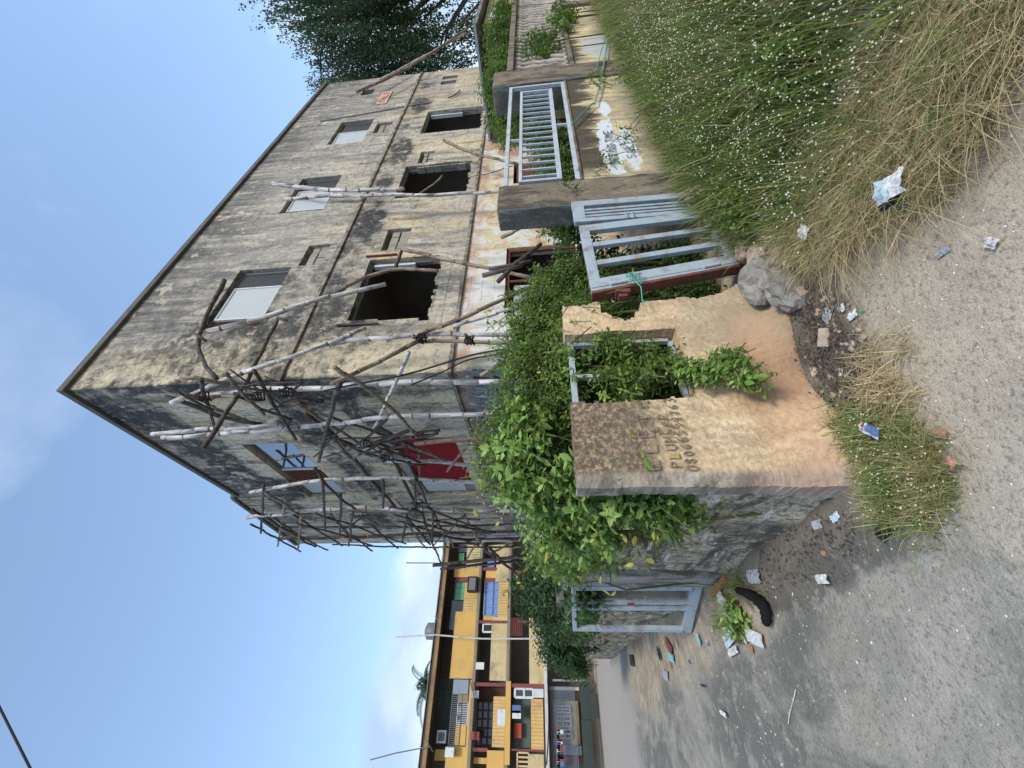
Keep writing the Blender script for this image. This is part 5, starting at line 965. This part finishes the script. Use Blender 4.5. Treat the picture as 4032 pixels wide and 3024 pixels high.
# ------------------------------------------------------------------ yellow gallery building across the street
YBD = thing('yellow_apartment_building', (1.5, 31, -.4), 'long yellow three storey gallery building with corrugated roof across the street', 'building')
YW = plain('yellow_wall_paint', (.56, .35, .11), .14, .9, dirt=((.32, .23, .12), .6)); YS_ = plain('yellow_siding', (.55, .37, .15), .18, 2, dirt=((.28, .20, .12), .6))
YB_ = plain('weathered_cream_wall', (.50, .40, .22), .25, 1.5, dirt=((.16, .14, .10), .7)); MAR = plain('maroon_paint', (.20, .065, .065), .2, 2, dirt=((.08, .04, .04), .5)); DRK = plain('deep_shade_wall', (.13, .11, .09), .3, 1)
FASC = plain('rusty_fascia', (.27, .17, .09), .25, 2, dirt=((.10, .08, .06), .6)); SLB = plain('slab_edge', (.22, .19, .14), .25, 2); SLW = plain('pale_slab_edge', (.50, .50, .46), .2, 3, dirt=((.2, .19, .17), .6)); ROOFM = plain('corrugated_sheet', (.36, .36, .35), .2, 3)
BLUS = plain('blue_sheet', (.16, .27, .56), .08, 1); GRS = plain('green_sheet', (.17, .50, .25), .1, 1); GRY = plain('grey_sheet', (.23, .27, .32), .15, 2); CUR = plain('grey_green_curtain', (.10, .125, .11), .25, 2); ORC = plain('orange_red_cloth', (.36, .07, .035), .15, 2)
DGR = plain('dark_green_wall', (.045, .055, .05), .25, 1.5); BWIN = plain('brown_shutter', (.085, .05, .035), .3, 2)
s5 = lambda x, y: (1650+x*.3617, 2560+y*.3617); s6 = lambda x, y: (1650+x*.2893, 2120+y*.2893)
YF = 30.0
def yr(name, mat, s_, a, b, y=YF, th=.12, parent=YBD, front=None):
    """box on the facade: opposite photo corners a, b on the plane y, th deep (away from the street)"""
    p, q = at(*s_(*a), Y, y), at(*s_(*b), Y, y); return box(name, mat, parent, p.x, q.x, y, y+th, p.z, q.z)
z_of = lambda s_, a, y=YF: at(*s_(*a), Y, y).z
# carcass
zr = 7.9*1.25-.4; zt = at(*s5(100, 500), Y, YF).z
ZS = [-.6, 2.55, 4.85, 6.90]     # ground, and tops of the three gallery slabs
X0, X1 = -9.0, 22.0; YR = YF+1.5
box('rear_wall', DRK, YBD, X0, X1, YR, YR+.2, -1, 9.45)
for z0, z1, mt, out in ((2.44, 2.62, SLW, .12), (4.74, 4.92, SLB, .05), (6.80, 6.98, SLB, .05)): box('gallery_slab', mt, YBD, X0, X1, YF-out, YR, z0, z1)
box('fascia', FASC, YBD, X0, X1, YF-.7, YF-.62, 9.12, 9.44)
b = MB(); n = int((X1-X0)/.09)
for k in range(n):
    x0 = X0+k*.09; b.add([(x0, YF-.85, 9.47), (x0+.045, YF-.85, 9.53), (x0+.09, YF-.85, 9.47), (x0, YF+6, 10.6), (x0+.045, YF+6, 10.66), (x0+.09, YF+6, 10.6)], [(0, 1, 4, 3), (1, 2, 5, 4)])
o = b.build('corrugated_roof', ROOFM, YBD); q = o.modifiers.new('t', 'SOLIDIFY'); q.thickness = .02
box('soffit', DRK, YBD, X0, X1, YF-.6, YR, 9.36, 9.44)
def siding(s_, a, b, mat, y=YF+.04, n=None):
    p, q = at(*s_(*a), Y, y), at(*s_(*b), Y, y); x0, x1 = min(p.x, q.x), max(p.x, q.x); z0, z1 = min(p.z, q.z), max(p.z, q.z); nn_ = max(3, int((x1-x0)/.16)); m_ = MB()
    for k in range(nn_): u = x0+(x1-x0)*k/nn_; m_.box(u, u+(x1-x0)/nn_-.03, y, y+.05, z0, z1)
    m_.box(x0, x1, y+.051, y+.08, z0, z1); tag(m_.build('slat_panel', mat, YBD), kind='stuff')
def grille(s_, a, b, y, mat, nx, nz, t=.035):
    p, q = at(*s_(*a), Y, y), at(*s_(*b), Y, y); x0, x1 = min(p.x, q.x), max(p.x, q.x); z0, z1 = min(p.z, q.z), max(p.z, q.z); m_ = MB()
    for k in range(nx+1): u = x0+(x1-x0)*k/nx; m_.box(u-t/2, u+t/2, y, y+t, z0, z1)
    for k in range(nz+1): v = z0+(z1-z0)*k/nz; m_.box(x0, x1, y-.03, y-.001, v-t/2, v+t/2)
    m_.build('grille', mat, YBD)
def paned(s_, a, b, y, nx, nz, fr=WFRAME, gl=DGLASS, t=.06):
    p, q = at(*s_(*a), Y, y), at(*s_(*b), Y, y); x0, x1 = min(p.x, q.x), max(p.x, q.x); z0, z1 = min(p.z, q.z), max(p.z, q.z); m_ = MB()
    for k in range(nx+1): u = x0+(x1-x0)*k/nx; m_.box(u-t/2, u+t/2, y-.03, y, z0, z1)
    for k in range(nz+1): v = z0+(z1-z0)*k/nz; m_.box(x0, x1, y-.061, y-.031, v-t/2, v+t/2)
    f_ = m_.build('window', fr, YBD); box('pane', gl, f_, x0, x1, y+.002, y+.02, z0, z1)
# top gallery
yr('balcony_parapet', YW, s5, (398, -420), (590, 312)); yr('balcony_parapet', YW, s5, (300, 1045), (525, 1420)); yr('wall_panel', YW, s5, (175, 1080), (300, 1205), YF+.5); yr('balcony_parapet', SLB, s5, (425, 480), (530, 575), YF+.01); box('kerb', YW, YBD, -2.7, .45, YF+.01, YF+.1, 6.98, 7.12)
yr('metal_sheet', GRY, s5, (378, 318), (532, 478), YF+.02, .04); grille(s5, (365, 482), (432, 1035), YF+.02, GFRAME, 24, 1); grille(s5, (425, 572), (520, 812), YF+.03, WFRAME, 12, 1, .03); yr('balcony_parapet', YW, s5, (400, 815), (500, 1040), YF+.03)
paned(s5, (215, 320), (372, 1020), YR-.02, 5, 2, GFRAME, CUR)
a = thing('air_conditioner', at(*s5(285, 940), Y, YF+.2), 'old window air conditioner hanging on the top gallery of the yellow building', 'air conditioner'); p, q = at(*s5(200, 870), Y, YF+.2), at(*s5(285, 1015), Y, YF+.2)
box('case', WFRAME, a, p.x, q.x, YF+.2, YF+.6, q.z, p.z); box('grille', GFRAME, a, p.x-.1, q.x+.1, YF+.17, YF+.198, q.z+.08, p.z-.08)
a = box('pale_box', WFRAME, None, *(lambda p, q: (p.x, q.x, YF-.4, YF-.02, q.z, p.z))(at(*s5(300, 1050), Y, YF-.1), at(*s5(385, 1160), Y, YF-.1))); tag(a, 'pale box fixed to the yellow parapet of the top gallery', 'box')
siding(s6, (628, 600), (775, 1075), YS_); siding(s6, (660, 85), (850, 400), YB_, YF+.02); yr('wall_panel', YW, s6, (485, 405), (840, 525), YF+.05)
yr('post', MAR, s6, (500, 528), (690, 588), YF+.1); yr('awning_sheet', GRS, s6, (505, 592), (660, 835), YF+.3, .05); yr('awning_sheet', GRS, s6, (548, 200), (608, 306), YF+.3, .05); grille(s6, (500, 592), (660, 835), YF+.2, GFRAME, 3, 3, .03)
yr('dark_window', DGLASS, s6, (450, 842), (625, 1070), YF+.4); paned(s6, (430, 1085), (740, 1240), YF+.1, 3, 5, GFRAME, DGLASS); yr('post', GFRAME, s6, (430, 1068), (740, 1095), YF+.05); paned(s6, (550, 85), (660, 180), YF+.3, 3, 2, GFRAME)
p = at(*s6(740, 615), Y, YF-.1); a = thing('air_conditioner', p, 'black air conditioner box under the green sheet of the yellow building', 'air conditioner'); box('case', BPLAS, a, p.x-.55, p.x+.4, YF-.4, YF-.02, p.z-.3, p.z+.35); box('louvre', GFRAME, a, p.x-.45, p.x+.3, YF-.43, YF-.402, p.z-.2, p.z+.25)
# middle gallery
yr('balcony_parapet', YB_, s5, (795, -365), (985, 335)); yr('balcony_parapet', YW, s5, (742, 1090), (918, 1420)); yr('slab_edge', YW, s5, (947, 335), (985, 1250), YF-.12, .1)
siding(s5, (812, 502), (932, 1060), YS_); yr('wall_panel', BWIN, s5, (610, 402), (940, 1058), YF+1.1); paned(s5, (640, 560), (800, 1050), YF+1.0, 5, 3, BWIN, DGLASS, .09); yr('post', MAR, s5, (605, 350), (945, 398)); yr('post', MAR, s5, (585, 1060), (745, 1108), YF+.02); yr('wall_panel', YW, s5, (595, 1168), (735, 1240), YF+.4)
yr('screen_sheet', BLUS, s6, (900, 592), (1085, 1050), YF+.25, .05); grille(s6, (900, 592), (1085, 1050), YF+.15, GRY, 4, 2, .05); siding(s6, (1086, 592), (1220, 1112), YS_); yr('wall_panel', YW, s6, (875, 1052), (1035, 1112), YF+.2)
yr('post', MAR, s6, (820, 1115), (1215, 1158), YF-.02); siding(s6, (1030, 1162), (1213, 1278), WFRAME); paned(s6, (875, 1165), (1028, 1275), YF+.1, 1, 1, WFRAME, DGLASS, .1); yr('wall_panel', YW, s6, (912, 437), (1066, 538), YF+.1); yr('post', MAR, s6, (868, 396), (1055, 434)); yr('post', MAR, s6, (890, 540), (1060, 588), YF+.1)
yr('screen_sheet', BLUS, s6, (930, 300), (1022, 392), YF+.3, .05); yr('balcony_parapet', YB_, s6, (1060, 85), (1250, 590), YF+.03); yr('wall_panel', YB_, s6, (940, 90), (1060, 200), YF+.5)
yr('white_poster', WFRAME, s5, (855, 642), (935, 828), YF-.0, .02)
# lower gallery
yr('wall_panel', YB_, s5, (1195, -700), (1385, 378)); yr('post', MAR, s5, (1000, 362), (1362, 415), YF-.03); paned(s5, (1045, 418), (1243, 518), YF+.1, 1, 2, WFRAME, DGLASS, .12); siding(s5, (1246, 418), (1356, 518), WFRAME)
siding(s5, (1216, 528), (1360, 1100), YS_); yr('curtain', CUR, s5, (1042, 525), (1214, 1070), YF+.6, .03); yr('hanging_cloth', ORC, s5, (1035, 795), (1114, 960), YF+.3, .03); yr('post', MAR, s5, (1000, 1072), (1362, 1108)); yr('balcony_parapet', YB_, s5, (1195, 1130), (1362, 1420)); grille(s5, (1070, 1115), (1195, 1420), YF+.02, YB_, 6, 1, .08)
for (px_, py_, pz_) in ((1350, 440, 560), (1350, 1110, 1150)): yr('post', YB_ if px_ < 0 else MAR, s6, (px_, py_), (1560, pz_), YF+.02)
yr('wall_panel', YB_, s6, (1290, 440), (1500, 560), YF+.3)
grille(s6, (1262, 1085), (1400, 1320), YF+.05, MAR, 12, 5, .03)
# street floor: dark openings, mesh, white window frames, stepped low wall
for y0, y1, x0, x1 in ((605, 680, 1475, 1645), (715, 830, 1482, 1655), (860, 962, 1505, 1660)): paned(s5, (x0, y0), (x1, y1), YF+.9, 2, 2, WFRAME, DGLASS, .07)
yr('wall_panel', YB_, s5, (1450, 545), (1760, 1035), YF+1.0, .1); yr('wall_panel', GRS if False else GRY, s5, (1565, 1035), (1775, 1145), YF+.6); yr('door', MAR, s5, (1540, 1155), (1772, 1225), YF+.6)
grille(s5, (1425, 395), (1745, 1420), YF+.25, GRY, 60, 18, .015); yr('post', SLW, s5, (1420, 398), (1740, 440), YF+.3); yr('post', GRY, s5, (1450, 315), (1805, 345), YF+.2)
yr('low_wall', DGR, s5, (1745, 345), (1890, 760), YF-.1, .3); yr('low_wall', DGR, s5, (1765, 760), (1925, 1430), YF-.2, .3)
ST = thing('street_steps', (1, YF-.8, -.45), 'dark stepped concrete platform before the yellow building', 'steps')
yr('step', DGR, s5, (1860, 470), (1960, 745), YF-.6, .38, ST); yr('step', SLB, s5, (1880, -260), (1945, 465), YF-.7, .4, ST); yr('step', DGR, s5, (1925, 745), (1980, 1430), YF-.9, .6, ST)
yr('step', SLB, s5, (1950, -300), (1975, 745), YF-1.2, .45, ST)
for k in range(16):
    a_ = at(*s5(1510+(k % 3)*5, 862+k*27), Y, YF-.3); o = box('hung_garment', [FRED, WPLAS, FBLUE, BPLAS][k % 4], None, a_.x-.09, a_.x+.09, YF-.3, YF-.27, a_.z-random.uniform(.1, .3), a_.z+.05); tag(o, 'small garment hung on the line at street level of the yellow building', 'clothes', 'washing on the street level line')
for a_, b_, sg in (((560, 340), (575, 1100), .25), ((600, 345), (590, 1110), .18), ((1395, 310), (1385, 1250), .1)):
    p_, q_ = at(*s5(*a_), Y, YF-.15), at(*s5(*b_), Y, YF-.15); MB().tube([p_.lerp(q_, t/10)-Vector((0, 0, sg*4*(t/10)*(1-t/10))) for t in range(11)], .02, 4).build('slung_cable', ROPE_SHADE, YBD)
for k, (u, v_, mt_) in enumerate(((1015, 640, FBLUE), (1015, 700, WPLAS), (560, 480, GRPL), (560, 930, FRED), (620, 170, WPLAS))):
    p_ = at(*s5(u, v_), Y, YF-.06); o = box('hung_garment', mt_, None, p_.x-.18, p_.x+.18, YF-.08, YF-.05, p_.z-.5, p_.z); tag(o, 'garment hung from an upper gallery slab of the yellow building', 'clothes', 'washing hung from the upper galleries')
# roof aerials, poles, wire, palm
def mast(name, pts, r, label, mat=GFRAME, cross=None, y=29.0, cat='antenna'):
    P_ = [at(*q_, Y, y) for q_ in pts]; b = MB().tube(P_, r, 5)
    if cross:
        for c0, c1 in cross: b.tube([at(*c0, Y, y), at(*c1, Y, y)], r*.7, 4)
    tag(b.build(name, mat), label, cat)
mast('lamp_post', [(1560, 2508), (1714, 2500), (1900, 2515), (2090, 2515), (2330, 2515)], .045, 'tall thin pale pole standing before the yellow building, taller than its roof', SLW, cat='pole')
mast('roof_antenna', [(1458, 2992), (1560, 2965), (1690, 2940)], .03, 'tall leaning roof mast at the left end of the yellow building', cross=[((1680, 2915), (1705, 2960))])
mast('roof_antenna', [(1715, 2422), (1727, 2455)], .025, 'small roof aerial near the middle of the yellow roof', cross=[((1712, 2430), (1722, 2424))]); mast('roof_antenna', [(1733, 2325), (1745, 2370)], .02, 'tiny roof aerial right of the middle of the yellow roof')
a = at(1705, 2485, Y, 34); o = MB().lathe((a.x, a.y, a.z-.6), [(0, .4), (.1, .55), (1.0, .55), (1.15, .3)], 12).build('water_tank', GFRAME, smooth=True); tag(o, 'small grey water tank on the yellow building roof', 'tank')
pw = MB().tube([Vector((-14, 16, 23.5)), at(0, 2789, Y, 16), at(118, 3024, Y, 16), at(150, 3090, Y, 16)], .035, 5) if False else MB().tube([at(-60, 2665, Y, 14), at(0, 2789, Y, 14), at(118, 3024, Y, 14), at(190, 3170, Y, 14)], .03, 5)
tag(pw.build('power_line', ROPE_SHADE), 'single overhead power line crossing high above the street', 'cable')
PT = thing('palm_tree', (1, 38, -.45), 'palm crown rising behind the roof of the yellow building', 'tree'); hub = at(1672, 2690, Y, 38); PT_l = Vector((hub.x, 38, -.45)); PT.location = PT_l
MB().tube([(hub.x, 38, -.45), (hub.x+.2, 38, 6), hub], [.25, .2, .15], 8).build('trunk', TRUNK, PT)
P, D, Nn, L, V = [], [], [], [], []
for k in range(22):
    a = random.uniform(0, 2*math.pi); e = random.uniform(-.2, 1.1); ln_ = random.uniform(1.9, 2.9)
    for j in range(26):
        t = (j+1)/26; p = hub+Vector((math.cos(a)*math.cos(e)*ln_*t, math.sin(a)*math.cos(e)*ln_*t, math.sin(e)*ln_*t-1.3*t*t))
        for s_ in (-1, 1): P.append(p); D.append((math.cos(a+s_*1.1), math.sin(a+s_*1.1), -.7)); Nn.append((0, 0, 1)); L.append(.62*(1-.5*t)); V.append(random.random())
tag(link('fronds', leaves_mesh('fronds', np.array(P), np.array(D), np.array(Nn, float), np.array(L), np.array(V), 'needle'), PALML, PT), kind='stuff')

# ------------------------------------------------------------------ the weeping tree beyond the right end
TR = thing('weeping_tree', (27, 4.6, 0), 'tall dark weeping tree rising behind the right end of the building', 'tree')
b = MB(); b.tube([(27, 3.4, 0), (27.1, 3.5, 4), (26.9, 3.7, 9), (27, 4.2, 13.5)], [.40, .32, .22, .06], 9)
limbs = []
for k in range(38):
    z0 = random.uniform(3.0, 12.5); a = random.uniform(0, 2*math.pi); l = random.uniform(2.0, 4.9)*(1.0 if z0 < 10 else .8); p0 = Vector((27, 3.6, z0)); p1 = p0+Vector((math.cos(a)*l*.5, math.sin(a)*l*.5, l*.55)); p2 = p0+Vector((math.cos(a)*l, math.sin(a)*l, l*.75))
    b.tube([p0, p1, p2], [.09, .055, .02], 5); limbs.append((p0, p1, p2))
b.build('trunk', TRUNK, TR)
P, D, Nn, L, V = [], [], [], [], []; twigs = MB()
for k in range(900):
    if k < 340: l_ = random.choice(limbs); t = random.uniform(.35, 1); p = l_[1].lerp(l_[2], t)+Vector((random.gauss(0, .5), random.gauss(0, .6), random.gauss(0, .4)))
    else:
        u = Vector(unit(1)[0]); p = Vector((27, 4.6, 11.3))+Vector((u.x*3.2, u.y*5.2, u.z*4.0))*random.uniform(.45, 1)
        if k > 840: p = Vector((random.uniform(25, 29), random.uniform(2.5, 8), random.uniform(6, 8.5)))
    ln_ = min(random.uniform(1.2, 3.6), max(.8, p.z-random.uniform(3.6, 8.5))); hue = random.gauss(.45, .22); pth = []
    drift = Vector((random.gauss(0, .12), random.gauss(0, .12), 0))
    for j in range(int(ln_*38)):
        t = j/(ln_*38); q = p+drift*t*2+Vector((0, 0, -ln_*t)); sp = .13*(1-.6*t)
        P.append(q+Vector((random.gauss(0, sp), random.gauss(0, sp), random.gauss(0, .05)))); D.append((random.gauss(0, .5), random.gauss(0, .5), -.9)); Nn.append(tuple(unit(1)[0])); L.append(random.uniform(.08, .17)); V.append(min(1, max(0, hue+random.gauss(0, .13))))
    if k % 2 == 0: twigs.tube([p, p+drift+Vector((0, 0, -ln_*.5)), p+drift*2+Vector((0, 0, -ln_))], [.02, .015, .008], 3)
tag(link('crown', leaves_mesh('crown', np.array([tuple(q) for q in P]), np.array(D), np.array(Nn), np.array(L), np.array(V), 'diamond'), LEAFT, TR), kind='stuff'); twigs.build('twigs', TRUNK, TR)
